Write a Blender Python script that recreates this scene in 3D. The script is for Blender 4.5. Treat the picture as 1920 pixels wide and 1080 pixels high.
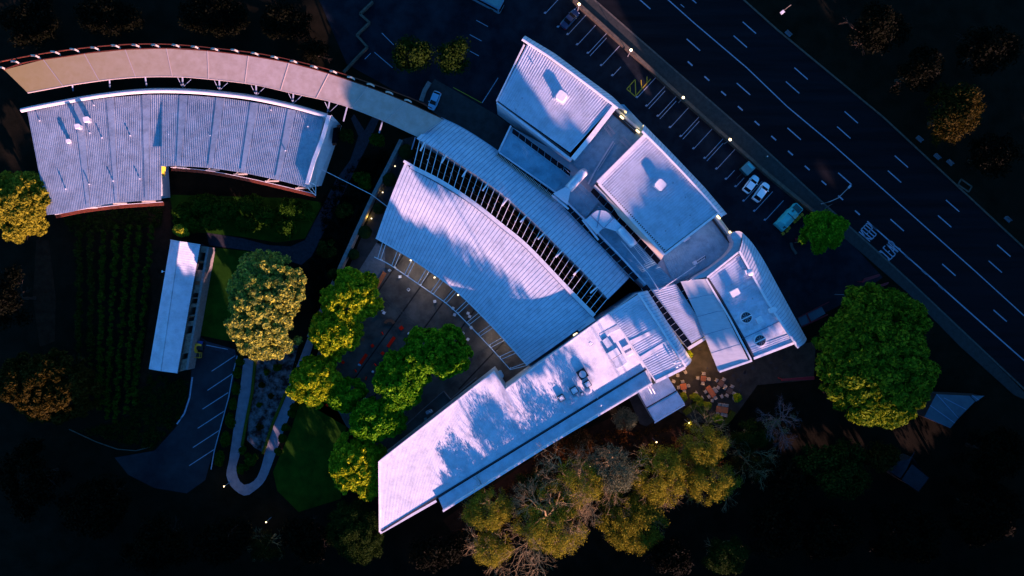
import bpy, math, random
import numpy as np
from mathutils import Vector, Matrix
R = math.radians
random.seed(7); rng = np.random.default_rng(11)
for o in list(bpy.data.objects): bpy.data.objects.remove(o)
SC = bpy.context.scene; COL = SC.collection

# ------------------------------------------------------------ camera, sky, sun, exposure
H = 150.0; K = 225.0/1920.0
cam = bpy.data.cameras.new('camera'); co = bpy.data.objects.new('camera', cam); COL.objects.link(co)
cam.lens = 24; cam.sensor_width = 36; cam.clip_end = 2000; cam.clip_start = 1
co.location = (0, 0, H); co.rotation_euler = (0, 0, 0); SC.camera = co
EL = 13.0; SD = (0.49, -0.87)                 # ground direction towards the sun
n_ = math.hypot(*SD); SD = (SD[0]/n_, SD[1]/n_)
W = bpy.data.worlds.new('World'); SC.world = W; W.use_nodes = True
nt = W.node_tree; bg = nt.nodes['Background']
sky = nt.nodes.new('ShaderNodeTexSky'); sky.sky_type = 'NISHITA'; sky.sun_disc = False
sky.sun_elevation = R(EL); sky.sun_rotation = math.atan2(SD[0], SD[1]); sky.ozone_density = 5.0; sky.air_density = 1.0; sky.dust_density = 0.3
hs = nt.nodes.new('ShaderNodeHueSaturation'); hs.inputs['Saturation'].default_value = 1.16
nt.links.new(sky.outputs[0], hs.inputs['Color']); nt.links.new(hs.outputs[0], bg.inputs[0]); bg.inputs[1].default_value = 0.068
sl = bpy.data.lights.new('sun', 'SUN'); so = bpy.data.objects.new('sun', sl); COL.objects.link(so)
sl.energy = 3.9; sl.angle = R(0.5); sl.color = (1.0, 0.51, 0.47)
sv = Vector((SD[0]*math.cos(R(EL)), SD[1]*math.cos(R(EL)), math.sin(R(EL))))
so.rotation_euler = sv.to_track_quat('Z', 'Y').to_euler(); so.location = (60, -120, 90)
SC.view_settings.view_transform = 'Standard'; SC.view_settings.look = 'None'
SC.view_settings.exposure = 2.3; SC.view_settings.gamma = 1

def P(px, py, z=0.0):
    f = (H-z)/H
    return Vector(((px-960)*K*f, (540-py)*K*f, z))

# ------------------------------------------------------------ materials
def mat(name, col, rough=0.6, metal=0.0, col2=None, scale=1.0, detail=5, bump=0.0, bscale=8.0, emis=None, es=0, spec=0.3, mixlo=.35, mixhi=.65, isl=False, transl=0, stretch=None, dirt=0, rot=0, grad=None):
    m = bpy.data.materials.new(name); m.use_nodes = True; t = m.node_tree; b = t.nodes['Principled BSDF']
    b.inputs['Base Color'].default_value = (*col, 1); b.inputs['Roughness'].default_value = rough
    b.inputs['Metallic'].default_value = metal; b.inputs['Specular IOR Level'].default_value = spec
    if emis: b.inputs['Emission Color'].default_value = (*emis, 1); b.inputs['Emission Strength'].default_value = es
    tc = t.nodes.new('ShaderNodeTexCoord')
    src = tc.outputs['Object']
    if stretch:
        mp = t.nodes.new('ShaderNodeMapping'); mp.inputs['Scale'].default_value = stretch; mp.vector_type = 'TEXTURE' if 0 else 'POINT'; mp.inputs['Rotation'].default_value = (0, 0, rot)
        t.links.new(src, mp.inputs[0]); src = mp.outputs[0]
    if col2:
        nz = t.nodes.new('ShaderNodeTexNoise'); nz.inputs['Scale'].default_value = scale; nz.inputs['Detail'].default_value = detail; nz.inputs['Roughness'].default_value = .65
        t.links.new(src, nz.inputs['Vector'])
        rp = t.nodes.new('ShaderNodeValToRGB'); rp.color_ramp.elements[0].position = mixlo; rp.color_ramp.elements[1].position = mixhi
        rp.color_ramp.elements[0].color = (*col, 1); rp.color_ramp.elements[1].color = (*col2, 1)
        if isl:
            g = t.nodes.new('ShaderNodeNewGeometry'); mx = t.nodes.new('ShaderNodeMath'); mx.operation = 'MULTIPLY_ADD'
            mx.inputs[1].default_value = .5; t.links.new(g.outputs['Random Per Island'], mx.inputs[0])
            m2 = t.nodes.new('ShaderNodeMath'); m2.operation = 'MULTIPLY'; m2.inputs[1].default_value = .5
            t.links.new(nz.outputs['Fac'], m2.inputs[0]); t.links.new(m2.outputs[0], mx.inputs[2]); t.links.new(mx.outputs[0], rp.inputs[0])
        else: t.links.new(nz.outputs['Fac'], rp.inputs[0])
        colout = rp.outputs[0]
        if dirt:
            n3 = t.nodes.new('ShaderNodeTexNoise'); n3.inputs['Scale'].default_value = .55; n3.inputs['Detail'].default_value = 10; n3.inputs['Roughness'].default_value = .75
            t.links.new(tc.outputs['Object'], n3.inputs['Vector'])
            r3 = t.nodes.new('ShaderNodeValToRGB'); r3.color_ramp.elements[0].position = .36; r3.color_ramp.elements[1].position = .56
            r3.color_ramp.elements[0].color = (1-dirt, 1-dirt, 1-dirt, 1); r3.color_ramp.elements[1].color = (1, 1, 1, 1)
            t.links.new(n3.outputs['Fac'], r3.inputs[0])
            mm = t.nodes.new('ShaderNodeMix'); mm.data_type = 'RGBA'; mm.blend_type = 'MULTIPLY'; mm.inputs[0].default_value = 1
            t.links.new(colout, mm.inputs[6]); t.links.new(r3.outputs[0], mm.inputs[7]); colout = mm.outputs[2]
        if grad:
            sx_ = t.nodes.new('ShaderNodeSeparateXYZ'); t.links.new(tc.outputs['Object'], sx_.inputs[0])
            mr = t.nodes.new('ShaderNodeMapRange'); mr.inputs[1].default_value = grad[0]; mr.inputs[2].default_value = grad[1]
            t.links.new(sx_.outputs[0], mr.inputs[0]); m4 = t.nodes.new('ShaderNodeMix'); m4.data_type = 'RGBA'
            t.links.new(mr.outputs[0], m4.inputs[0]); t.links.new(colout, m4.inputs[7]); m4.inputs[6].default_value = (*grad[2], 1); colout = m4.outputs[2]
        t.links.new(colout, b.inputs['Base Color'])
    if bump:
        n2 = t.nodes.new('ShaderNodeTexNoise'); n2.inputs['Scale'].default_value = bscale; n2.inputs['Detail'].default_value = 4
        t.links.new(src, n2.inputs['Vector'])
        bp = t.nodes.new('ShaderNodeBump'); bp.inputs['Strength'].default_value = bump; bp.inputs['Distance'].default_value = .1
        t.links.new(n2.outputs['Fac'], bp.inputs['Height']); t.links.new(bp.outputs[0], b.inputs['Normal'])
    if transl:
        tr = t.nodes.new('ShaderNodeBsdfTranslucent'); ms = t.nodes.new('ShaderNodeMixShader'); ms.inputs[0].default_value = transl
        out = t.nodes['Material Output']
        if col2: t.links.new(rp.outputs[0], tr.inputs[0])
        else: tr.inputs[0].default_value = (*col, 1)
        t.links.new(b.outputs[0], ms.inputs[1]); t.links.new(tr.outputs[0], ms.inputs[2]); t.links.new(ms.outputs[0], out.inputs[0])
    return m
M = {}
M['roof'] = mat('zinc_roof', (.50,.55,.66), .5, .0, (.60,.64,.74), .35, 6, .15, 3, dirt=.22)
M['roofwest'] = mat('weathered_steel_roof', (.28,.33,.41), .55, 0, (.38,.43,.51), .25, 6, .15, 3, dirt=.3)
M['roofflat'] = mat('membrane_roof', (.50,.55,.66), .6, 0, (.64,.68,.78), .8, 6, .1, 3, dirt=.3)
M['roofservice'] = mat('blue_grey_service_roof', (.15,.32,.43), .55, 0, (.23,.42,.55), .3, 6, .15, 3, dirt=.3)
M['seam'] = mat('roof_seam', (.17,.21,.31), .6)
M['canopy'] = mat('cream_canopy_sheet', (.34,.27,.24), .6, 0, (.40,.33,.31), .6, 4, dirt=.1, grad=(-50, 12, (.24,.18,.035)))  # cream sheet; weaker light at the west end is painted in as tan
M['canopyseam'] = mat('canopy_joint', (.36,.30,.29), .6)
M['white'] = mat('white_paint', (.74,.74,.8), .5, 0, (.62,.62,.68), 1.5, 5)
M['parapet'] = mat('pale_parapet', (.66,.66,.72), .5, 0, (.56,.56,.62), 1.2, 4)
M['wall'] = mat('pale_render_wall', (.30,.36,.44), .7, 0, (.36,.42,.50), .7, 4)
M['annex'] = mat('pale_sheet_panel', (.42,.44,.50), .55, 0, (.50,.52,.58), .6, 6, stretch=(1,3,1))
M['cream'] = mat('cream_flashing', (.50,.42,.36), .6, 0, (.42,.36,.33), 1.2, 4)
M['yellow'] = mat('yellow_panel', (.55,.42,.03), .6)
M['cedar'] = mat('red_timber', (.16,.035,.014), .7, 0, (.10,.02,.01), 2, 4)
M['glass'] = mat('dark_glazing', (.004,.005,.010), .25, 0, spec=.15)
M['frame'] = mat('window_bar', (.26,.32,.40), .5)
M['steel'] = mat('galvanised_steel', (.60,.62,.68), .35, .35, (.50,.52,.60), 2, 5)
M['duct'] = mat('spiral_duct_steel', (.70,.72,.80), .3, .3, (.58,.60,.70), 3, 6)
M['dark'] = mat('dark_metal', (.02,.024,.03), .5)
M['gutter'] = mat('shaded_slot', (.03,.035,.05), .7)
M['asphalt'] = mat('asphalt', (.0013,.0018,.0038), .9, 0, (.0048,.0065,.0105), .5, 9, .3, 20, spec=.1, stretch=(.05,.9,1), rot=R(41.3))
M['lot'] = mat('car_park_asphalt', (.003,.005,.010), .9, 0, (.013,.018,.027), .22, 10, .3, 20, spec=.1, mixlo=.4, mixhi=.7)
M['lotwest'] = mat('west_car_park_asphalt', (.008,.011,.017), .9, 0, (.026,.031,.040), .12, 10, .3, 20, spec=.1)
M['concrete'] = mat('concrete_drive', (.022,.023,.026), .9, 0, (.042,.042,.045), .5, 9, spec=.1)
M['pavement'] = mat('footpath', (.020,.024,.026), .9, 0, (.034,.037,.038), 1.2, 9, spec=.1)
M['kerb'] = mat('kerb_stone', (.05,.048,.045), .9, 0, (.09,.085,.08), 2, 5, spec=.1)
M['paint'] = mat('road_paint', (.30,.32,.42), .7, 0, (.12,.13,.18), 3, 8, spec=.1, mixlo=.4, mixhi=.8)
M['yellowpaint'] = mat('yellow_road_paint', (.32,.24,.01), .7)
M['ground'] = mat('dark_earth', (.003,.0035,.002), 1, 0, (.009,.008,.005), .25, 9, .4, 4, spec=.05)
M['brown'] = mat('mulch', (.012,.006,.004), 1, 0, (.030,.015,.009), .7, 9, .5, 5, spec=.05)
M['lawn'] = mat('lawn_green', (.005,.026,.002), 1, 0, (.016,.055,.004), .35, 9, .3, 30, spec=.05)
M['path'] = mat('pale_concrete_path', (.13,.14,.18), .9, 0, (.19,.20,.25), .8, 9, spec=.1)
M['darkpath'] = mat('gravel_path', (.018,.019,.028), .95, 0, (.034,.034,.045), 1.5, 10, .3, 20, spec=.1)
M['gravel'] = mat('pale_gravel_bed', (.012,.011,.011), 1, 0, (.12,.115,.13), .55, 12, .4, 15, spec=.05, mixlo=.42, mixhi=.62)
M['paving'] = mat('courtyard_paving', (.040,.036,.034), .85, 0, (.12,.108,.10), .22, 10, .3, 14, spec=.15, mixlo=.38, mixhi=.7)
M['terrace'] = mat('light_pavers', (.10,.105,.12), .85, 0, (.15,.155,.17), 1.5, 6)
M['joint'] = mat('paving_joint', (.008,.008,.010), .9)
M['patio'] = mat('patio_flagstones', (.020,.017,.014), .85, 0, (.045,.038,.030), .5, 9, .3, 8, spec=.15)
M['stone'] = mat('old_stone_wall', (.20,.165,.13), .9, 0, (.08,.07,.065), 1.6, 9, .8, 5)
M['stonewall'] = mat('grey_stone_coping', (.12,.115,.12), .9, 0, (.20,.19,.20), 2, 9, .6, 6)
M['brick'] = mat('red_brick_remains', (.22,.07,.035), .9, 0, (.12,.05,.03), 3, 6)
M['roadwall'] = mat('roadside_wall_stone', (.05,.040,.032), .9, 0, (.09,.075,.06), 1.2, 8, .5, 6)
M['red'] = mat('red_seat_plastic', (.92,.018,.008), .9, spec=0)
M['redbeam'] = mat('dark_red_beam', (.15,.006,.014), .6)
M['wood'] = mat('weathered_timber', (.16,.075,.045), .7, 0, (.10,.045,.03), 3, 6, stretch=(1,8,1))
M['tabletop'] = mat('orange_timber_top', (.45,.12,.035), .6, 0, (.30,.08,.025), 4, 6)
M['cream_seat'] = mat('cream_plastic_chair', (.36,.30,.25), .5)
M['teal'] = mat('teal_paint', (.06,.44,.46), .5, 0, (.04,.33,.36), 1, 6)
M['tealdark'] = mat('deep_teal_paint', (.015,.075,.085), .5)
M['tealpale'] = mat('pale_teal_lid', (.10,.22,.24), .5, 0, (.08,.18,.20), 2, 5)
M['amber'] = mat('amber_stool', (.55,.27,.01), .5)
M['maroon'] = mat('maroon_chair', (.24,.010,.022), .6)
M['carwhite'] = mat('white_car_paint', (.90,.88,.92), .3, spec=.5)
M['carblue'] = mat('pale_blue_car_paint', (.20,.42,.62), .3, spec=.5)
M['cardark'] = mat('navy_car_paint', (.012,.022,.07), .3, spec=.5)
M['busroof'] = mat('bus_roof_paint', (.10,.20,.28), .5)
M['tyre'] = mat('tyre_rubber', (.01,.01,.01), .9)
M['lamp'] = mat('lit_lamp', (1,.8,.5), .5, emis=(1,.78,.48), es=.45)
M['lamphot'] = mat('lit_wall_lamp', (1,.8,.5), .5, emis=(1,.72,.36), es=.45)
M['pole'] = mat('lamp_pole_paint', (.18,.19,.22), .5)
M['blue'] = mat('blue_plastic', (.02,.05,.25), .5)
M['ball'] = mat('clipped_box_leaf', (.004,.011,.003), 1, 0, (.010,.024,.005), 4, 5, .8, 10, spec=.05)
M['hedge'] = mat('hedge_leaf', (.028,.040,.004), 1, 0, (.06,.07,.01), 4, 6, .8, 10, spec=.05)
# leaves
def leafmat(n, c1, c2, tr=.25): return mat(n, c1, .7, 0, c2, .35, 3, isl=True, transl=tr, spec=.04, mixlo=.25, mixhi=.75)
M['l_olive'] = leafmat('olive_leaf', (.05,.09,.03), (.40,.40,.05))
M['l_green'] = leafmat('fresh_green_leaf', (.03,.12,.003), (.42,.46,.014), .3)
M['l_deep'] = leafmat('deep_green_leaf', (.015,.10,.002), (.14,.32,.010), .3)
M['l_fig'] = leafmat('fig_leaf', (.014,.060,.003), (.16,.21,.008))
M['l_shrub'] = leafmat('shrub_leaf', (.008,.034,.002), (.028,.070,.004))
M['l_yellow'] = leafmat('yellow_green_leaf', (.16,.20,.01), (.26,.28,.02))
M['l_gold'] = leafmat('gold_brown_leaf', (.09,.095,.008), (.24,.22,.016))
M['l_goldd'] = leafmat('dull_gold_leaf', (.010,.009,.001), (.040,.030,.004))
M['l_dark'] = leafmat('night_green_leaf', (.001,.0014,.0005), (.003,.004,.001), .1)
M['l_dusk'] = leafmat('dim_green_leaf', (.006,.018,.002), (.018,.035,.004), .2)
M['l_sage'] = leafmat('sage_leaf', (.05,.065,.040), (.12,.13,.07))
M['l_rust'] = leafmat('rusty_leaf', (.05,.018,.005), (.09,.04,.008))
M['bark'] = mat('pale_bark', (.30,.22,.10), .8, 0, (.10,.08,.04), 2, 4)
M['barkgrey'] = mat('grey_bark', (.11,.10,.11), .8, 0, (.06,.055,.06), 2, 4)
M['barkdark'] = mat('dark_bark', (.02,.014,.01), .9)

# ------------------------------------------------------------ mesh building
class MB:
    def __init__(s): s.v = []; s.f = []; s.m = []
    def poly(s, pts, mi=0):
        i = len(s.v); s.v += [tuple(p) for p in pts]; s.f.append(tuple(range(i, i+len(pts)))); s.m.append(mi); return s
    def prism(s, pts, z0, z1, mi=0):
        n = len(pts); a = sum(pts[i][0]*pts[(i+1) % n][1]-pts[(i+1) % n][0]*pts[i][1] for i in range(n))
        if a < 0: pts = list(pts)[::-1]
        i = len(s.v)
        s.v += [(p[0], p[1], z0) for p in pts]+[(p[0], p[1], z1 if not callable(z1) else z1(p)) for p in pts]
        s.f.append(tuple(i+n+k for k in range(n))); s.f.append(tuple(i+k for k in range(n))[::-1])
        for k in range(n): s.f.append((i+k, i+(k+1) % n, i+n+(k+1) % n, i+n+k))
        s.m += [mi]*(n+2); return s
    def skirt(s, top, z0, mi=0, inset=0.0):
        # top: closed list of 3D points, walls down to z0
        n = len(top); a = sum(top[i][0]*top[(i+1) % n][1]-top[(i+1) % n][0]*top[i][1] for i in range(n))
        if a < 0: top = list(top)[::-1]
        c = sum((Vector(t) for t in top), Vector())/n
        i = len(s.v)
        t2 = []
        for p in top:
            p = Vector(p); d = Vector((c.x-p.x, c.y-p.y, 0)); d.normalize(); t2.append(p+d*inset)
        s.v += [tuple(p) for p in t2]+[(p.x, p.y, z0) for p in t2]
        for k in range(n): s.f.append((i+n+k, i+n+(k+1) % n, i+(k+1) % n, i+k)); s.m.append(mi)
        return s
    def box(s, c, sx, sy, sz, rz=0, mi=0, bev=0.0):
        c = Vector(c); ca, sa = math.cos(rz), math.sin(rz)
        if bev:
            b = bev; base = [(-sx/2+b,-sy/2),(sx/2-b,-sy/2),(sx/2,-sy/2+b),(sx/2,sy/2-b),(sx/2-b,sy/2),(-sx/2+b,sy/2),(-sx/2,sy/2-b),(-sx/2,-sy/2+b)]
        else: base = [(-sx/2,-sy/2),(sx/2,-sy/2),(sx/2,sy/2),(-sx/2,sy/2)]
        s.prism([(c.x+x*ca-y*sa, c.y+x*sa+y*ca) for x, y in base], c.z-sz/2, c.z+sz/2, mi); return s
    def beam(s, p, q, w, h, mi=0):
        p = Vector(p); q = Vector(q); d = (q-p); L = d.length
        if L < 1e-6: return s
        d.normalize(); side = Vector((-d.y, d.x, 0))
        if side.length < 1e-4: side = Vector((1, 0, 0))
        side.normalize(); up = d.cross(side); up.normalize()
        if up.z < 0: up = -up
        i = len(s.v)
        for e in (p, q):
            for a, b in ((-1,-1),(1,-1),(1,1),(-1,1)): s.v.append(tuple(e+side*(a*w/2)+up*(b*h/2)))
        s.f += [(i,i+1,i+2,i+3),(i+7,i+6,i+5,i+4)]+[(i+k, i+4+k, i+4+(k+1) % 4, i+(k+1) % 4) for k in range(4)]; s.m += [mi]*6
        return s
    def path(s, pts, w, h, mi=0):
        for a, b in zip(pts, pts[1:]): s.beam(a, b, w, h, mi)
        return s
    def band(s, pts, w, z0, z1, mi=0):
        # continuous mitred strip along a polyline (2D), vertical faces
        n = len(pts); P2 = [Vector((p[0], p[1])) for p in pts]; Lh = []; Rh = []
        for i in range(n):
            a = P2[max(i-1, 0)]; b = P2[min(i+1, n-1)]; d = (b-a).normalized(); nn = Vector((-d.y, d.x))
            k = 1.0
            if 0 < i < n-1:
                d1 = (P2[i]-P2[i-1]).normalized(); k = 1/max(.5, nn.dot(Vector((-d1.y, d1.x))))
            Lh.append(P2[i]+nn*w/2*k); Rh.append(P2[i]-nn*w/2*k)
        for i in range(n-1): s.prism([Rh[i], Rh[i+1], Lh[i+1], Lh[i]], z0, z1, mi)
        return s
    def tube(s, pts, rad, n=8, mi=0, cap=True):
        pts = [Vector(p) for p in pts]
        if not hasattr(rad, '__len__'): rad = [rad]*len(pts)
        i0 = len(s.v); up = Vector((0, 0, 1))
        for k, p in enumerate(pts):
            d = (pts[min(k+1, len(pts)-1)]-pts[max(k-1, 0)]).normalized()
            a = d.cross(up)
            if a.length < 1e-3: a = d.cross(Vector((1, 0, 0)))
            a.normalize(); b = d.cross(a)
            for j in range(n):
                t = 2*math.pi*j/n; s.v.append(tuple(p+(a*math.cos(t)+b*math.sin(t))*rad[k]))
        for k in range(len(pts)-1):
            for j in range(n):
                s.f.append((i0+k*n+j, i0+k*n+(j+1) % n, i0+(k+1)*n+(j+1) % n, i0+(k+1)*n+j)); s.m.append(mi)
        if cap:
            s.f.append(tuple(i0+j for j in range(n))[::-1]); s.f.append(tuple(i0+(len(pts)-1)*n+j for j in range(n))); s.m += [mi]*2
        return s
    def sphere(s, c, r, n=10, sz=1.0, mi=0):
        c = Vector(c); i0 = len(s.v); m = n//2
        for a in range(m+1):
            ph = math.pi*a/m
            for b in range(n):
                t = 2*math.pi*b/n; s.v.append((c.x+r*math.sin(ph)*math.cos(t), c.y+r*math.sin(ph)*math.sin(t), c.z+r*sz*math.cos(ph)))
        for a in range(m):
            for b in range(n):
                s.f.append((i0+a*n+b, i0+(a+1)*n+b, i0+(a+1)*n+(b+1) % n, i0+a*n+(b+1) % n)); s.m.append(mi)
        return s
    def build(s, name, m, parent=None, smooth=False, local=False):
        me = bpy.data.meshes.new(name); v = s.v
        if parent is not None and not local:
            L = parent.location; v = [(a-L.x, b-L.y, c-L.z) for a, b, c in v]
        me.from_pydata(v, [], s.f)
        for x in (m if isinstance(m, (list, tuple)) else [m]): me.materials.append(M[x])
        if any(s.m): me.polygons.foreach_set('material_index', s.m)
        if smooth: me.polygons.foreach_set('use_smooth', [True]*len(s.f))
        me.update()
        o = bpy.data.objects.new(name, me); COL.objects.link(o)
        if parent is not None: o.parent = parent
        return o

def tag(o, label=None, cat=None, group=None, kind=None):
    if label: o['label'] = label
    if cat: o['category'] = cat
    if group: o['group'] = group
    if kind: o['kind'] = kind
    return o
def thing(name, label, cat, loc=(0,0,0), rz=0, group=None):
    o = bpy.data.objects.new(name, None); COL.objects.link(o); o.empty_display_size = .5
    o.location = loc; o.rotation_euler = (0, 0, rz); return tag(o, label, cat, group)
def copy_thing(r, loc, rz, label=None, group=None, scale=None):
    c = r.copy(); COL.objects.link(c); c.location = loc; c.rotation_euler = (0, 0, rz)
    if scale: c.scale = scale
    if label: c['label'] = label
    if group: c['group'] = group
    for ch in r.children:
        d = ch.copy(); COL.objects.link(d); d.parent = c
        for g in ch.children:
            e = g.copy(); COL.objects.link(e); e.parent = d
    return c
def struct(name, px, z, m, label=None):
    o = MB().poly(orient([P(x, y, 0)+Vector((0, 0, z)) for x, y in px])).build(name, m); tag(o, kind='structure')
    if label: o['label'] = label
    return o
def orient(pts):
    n = len(pts); a = sum(pts[i][0]*pts[(i+1) % n][1]-pts[(i+1) % n][0]*pts[i][1] for i in range(n))
    return pts if a > 0 else pts[::-1]

class Edge:
    def __init__(s, pts, z=None):
        s.p = [P(p[0], p[1], p[2] if len(p) > 2 else z) for p in pts]
        s.l = [0]
        for a, b in zip(s.p, s.p[1:]): s.l.append(s.l[-1]+(b-a).length)
        s.L = s.l[-1]
    def at(s, u):
        t = min(max(u, 0), 1)*s.L
        for i in range(len(s.p)-1):
            if t <= s.l[i+1]+1e-9:
                k = (t-s.l[i])/max(1e-9, s.l[i+1]-s.l[i]); return s.p[i].lerp(s.p[i+1], k)
        return s.p[-1].copy()
def smooth_pts(pts, n=24):
    # Catmull-Rom through points (any dimension)
    out = []; m = len(pts); pad = [tuple(2*a-b for a, b in zip(pts[0], pts[1]))]+list(pts)+[tuple(2*a-b for a, b in zip(pts[-1], pts[-2]))]
    per = max(1, n//(m-1))
    for i in range(1, m):
        p0, p1, p2, p3 = pad[i-1], pad[i], pad[i+1], pad[i+2]
        for k in range(per):
            t = k/per; out.append(tuple(.5*(2*b+(-a+c)*t+(2*a-5*b+4*c-d)*t*t+(-a+3*b-3*c+d)*t**3) for a, b, c, d in zip(p0, p1, p2, p3)))
    out.append(tuple(pts[-1])); return out
def ribbed(name, m, parent, E1, E2, spacing=.5, rib=.5, h=.07, nv=1, zf=None, rim=0, u0=0, u1=1, smooth=False, flat=(), top=None):
    """sheet from E1 to E2 with raised ribs running across; zf(v) lifts, flat: u ranges without ribs"""
    L = max(E1.L, E2.L)*(u1-u0); n = max(1, int(round(L/spacing))); b = MB(); rows = []
    prof = [(0, 0), (1-rib, 0), (1-rib+.12*rib, 1), (1-.12*rib, 1)]
    us = []
    for i in range(n):
        for a, hh in prof:
            u = u0+(i+a)/n*(u1-u0); us.append((u, hh*h if not any(f0 <= u <= f1 for f0, f1 in flat) else 0))
    us.append((u1, 0))
    vs = [k/nv for k in range(nv+1)]
    idx = []
    for u, hh in us:
        p, q = E1.at(u), E2.at(u); col = []
        for v in vs:
            r = p.lerp(q, v)
            if zf:
                zz = zf(v, u); r.z += zz
            r.z += hh; col.append(len(b.v)); b.v.append(tuple(r))
        idx.append(col)
    for i in range(len(idx)-1):
        isr = us[i][1] > 0 or us[i+1][1] > 0
        for k in range(nv):
            b.f.append((idx[i][k], idx[i+1][k], idx[i+1][k+1], idx[i][k+1])); b.m.append(rim if isr else 0)
    # make normals face up
    f = b.f[0]; a, c, d = (Vector(b.v[f[j]]) for j in (0, 1, 2))
    if (c-a).cross(d-a).z < 0: b.f = [t[::-1] for t in b.f]
    return b.build(name, m, parent, smooth=False)
def edge_band(name, m, parent, E, w, h, dz=0, n=30, u0=0, u1=1, off=0):
    b = MB(); pts = [E.at(u0+(u1-u0)*k/n)+Vector((0, 0, dz)) for k in range(n+1)]
    # slanted coping following the edge in 3D
    for k in range(n):
        d = (pts[k+1]-pts[k]).normalized(); sx = Vector((-d.y, d.x, 0))*off
        b.beam(pts[k]+sx-d*.01, pts[k+1]+sx+d*.01, w, h)
    return b.build(name, m, parent)
def glazing(name, parent, quad, z, bars, depth=.25, m='glass'):
    """dark glazing strip in a quad (a,b,c,d): a-b and d-c long sides"""
    pa = [P(x, y, z) for x, y in quad]
    g = MB().poly(orient([p.copy() for p in pa])).build(name, m, parent)
    b = MB()
    for k in range(1, bars):
        t = k/bars; p = pa[0].lerp(pa[1], t); q = pa[3].lerp(pa[2], t); b.beam(p+Vector((0,0,.06)), q+Vector((0,0,.06)), .07, .08)
    for e in ((0, 1), (3, 2)): b.beam(pa[e[0]]+Vector((0,0,.08)), pa[e[1]]+Vector((0,0,.08)), .08, .1)
    for v in range(len(b.v)):
        x, y, zz = b.v[v]; b.v[v] = (x-parent.location.x, y-parent.location.y, zz-parent.location.z)
    o = b.build('glazing_bar', 'frame', g, local=True)
    return g

# ------------------------------------------------------------ ground and setting
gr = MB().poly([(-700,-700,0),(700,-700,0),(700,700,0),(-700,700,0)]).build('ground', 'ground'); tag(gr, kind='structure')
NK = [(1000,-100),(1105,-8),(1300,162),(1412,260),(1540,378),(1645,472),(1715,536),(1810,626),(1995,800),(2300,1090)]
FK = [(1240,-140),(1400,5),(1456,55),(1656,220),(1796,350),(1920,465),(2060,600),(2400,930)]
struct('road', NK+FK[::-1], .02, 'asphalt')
struct('car_park', [(560,-90),(985,-90),(1060,-30),(1180,92),(1281,182),(1369,262),(1520,402),(1600,460),(1655,520),(1600,560),(1500,610),(1380,560),(1100,330),(840,215),(740,170),(650,120)], .02, 'lot')
WALL = [(1050,-35),(1086,4),(1183,97),(1281,186),(1369,264),(1440,330),(1540,412)]
tag(MB().poly(orient([P(x,y,0)+Vector((0,0,.12)) for x, y in WALL+[(1610,470),(1700,548),(1800,650),(1900,740),(1945,760)]+NK[1:8][::-1]])).build('pavement', 'pavement'), kind='structure')
kb = MB(); kb.band([P(x,y) for x, y in NK], .35, 0, .15); tag(kb.build('road_kerb', 'kerb'), kind='structure')
kb = MB(); kb.band([P(x,y) for x, y in FK], .35, 0, .15); tag(kb.build('far_road_kerb', 'roadwall'), kind='structure')
struct('driveway', [(815,148),(930,215),(1010,270),(990,318),(930,280),(827,221),(788,192)], .05, 'concrete')
struct('west_car_park', [(362,640),(387,646),(444,665),(437,720),(400,845),(385,900),(350,925),(290,915),(240,890),(215,858),(290,845),(335,795),(352,750),(358,707)], .03, 'lotwest')
upath_o = smooth_pts([(457,672),(451,720),(440,790),(429,865),(424,889),(431,909),(444,922),(460,930),(475,922),(495,904),(509,873),(518,847),(535,800),(555,747),(577,677),(600,610)], 60)
upath_i = smooth_pts([(476,672),(472,720),(460,790),(449,855),(443,873),(446,895),(458,909),(478,900),(489,878),(498,844),(515,790),(537,735),(562,672),(590,600)], 60)
b = MB(); A_ = Edge(upath_o, .04); B_ = Edge(upath_i, .04)
ks = 60
for k in range(ks):
    b.poly(orient([A_.at(k/ks), A_.at((k+1)/ks), B_.at((k+1)/ks), B_.at(k/ks)]))
tag(b.build('curved_path', 'path'), kind='structure')
struct('gravel_bed', [(480,655),(562,640),(537,733),(514,790),(496,850),(478,840),(463,825),(470,740),(478,690)], .03, 'gravel')
struct('garden_path', [(387,436),(455,447),(505,460),(545,462),(572,450),(605,387),(630,337),(657,300),(672,255),(658,222),(664,214),(684,245),(700,215),(712,222),(690,270),(665,320),(640,372),(605,440),(585,480),(565,497),(530,485),(467,470),(392,460)], .03, 'darkpath')
struct('lawn', [(548,800),(565,745),(625,755),(650,800),(640,860),(640,935),(560,960),(520,920),(512,885)], .04, 'lawn')
struct('small_lawn', [(388,463),(475,472),(475,645),(420,638),(372,628)], .03, 'lawn')
struct('shed_path', [(378,456),(388,462),(371,628),(388,640),(440,655),(444,668),(362,645),(356,640)], .035, 'darkpath')
struct('planted_bed', [(318,365),(560,372),(606,380),(572,447),(520,455),(455,444),(330,432)], .025, 'lawn')
struct('courtyard', [(706,455),(760,470),(850,530),(960,655),(992,690),(950,735),(926,702),(760,828),(720,850),(650,800),(590,765),(585,700),(610,610),(650,545),(668,505)], .04, 'paving')
struct('light_terrace', [(706,455),(722,470),(722,512),(698,545),(665,520)], .06, 'terrace')
struct('side_lane', [(752,262),(778,255),(770,310),(745,350),(710,450),(660,540),(630,560),(655,500),(720,340)], .045, 'concrete')
struct('patio', [(1225,700),(1290,652),(1318,625),(1352,690),(1440,655),(1530,640),(1525,712),(1420,722),(1382,775),(1360,800),(1300,790),(1240,750)], .04, 'patio')
struct('mulch_bed', [(1020,845),(1130,790),(1225,745),(1300,790),(1330,800),(1310,850),(1150,880),(1040,900),(850,1000),(830,975)], .02, 'brown')
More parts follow.
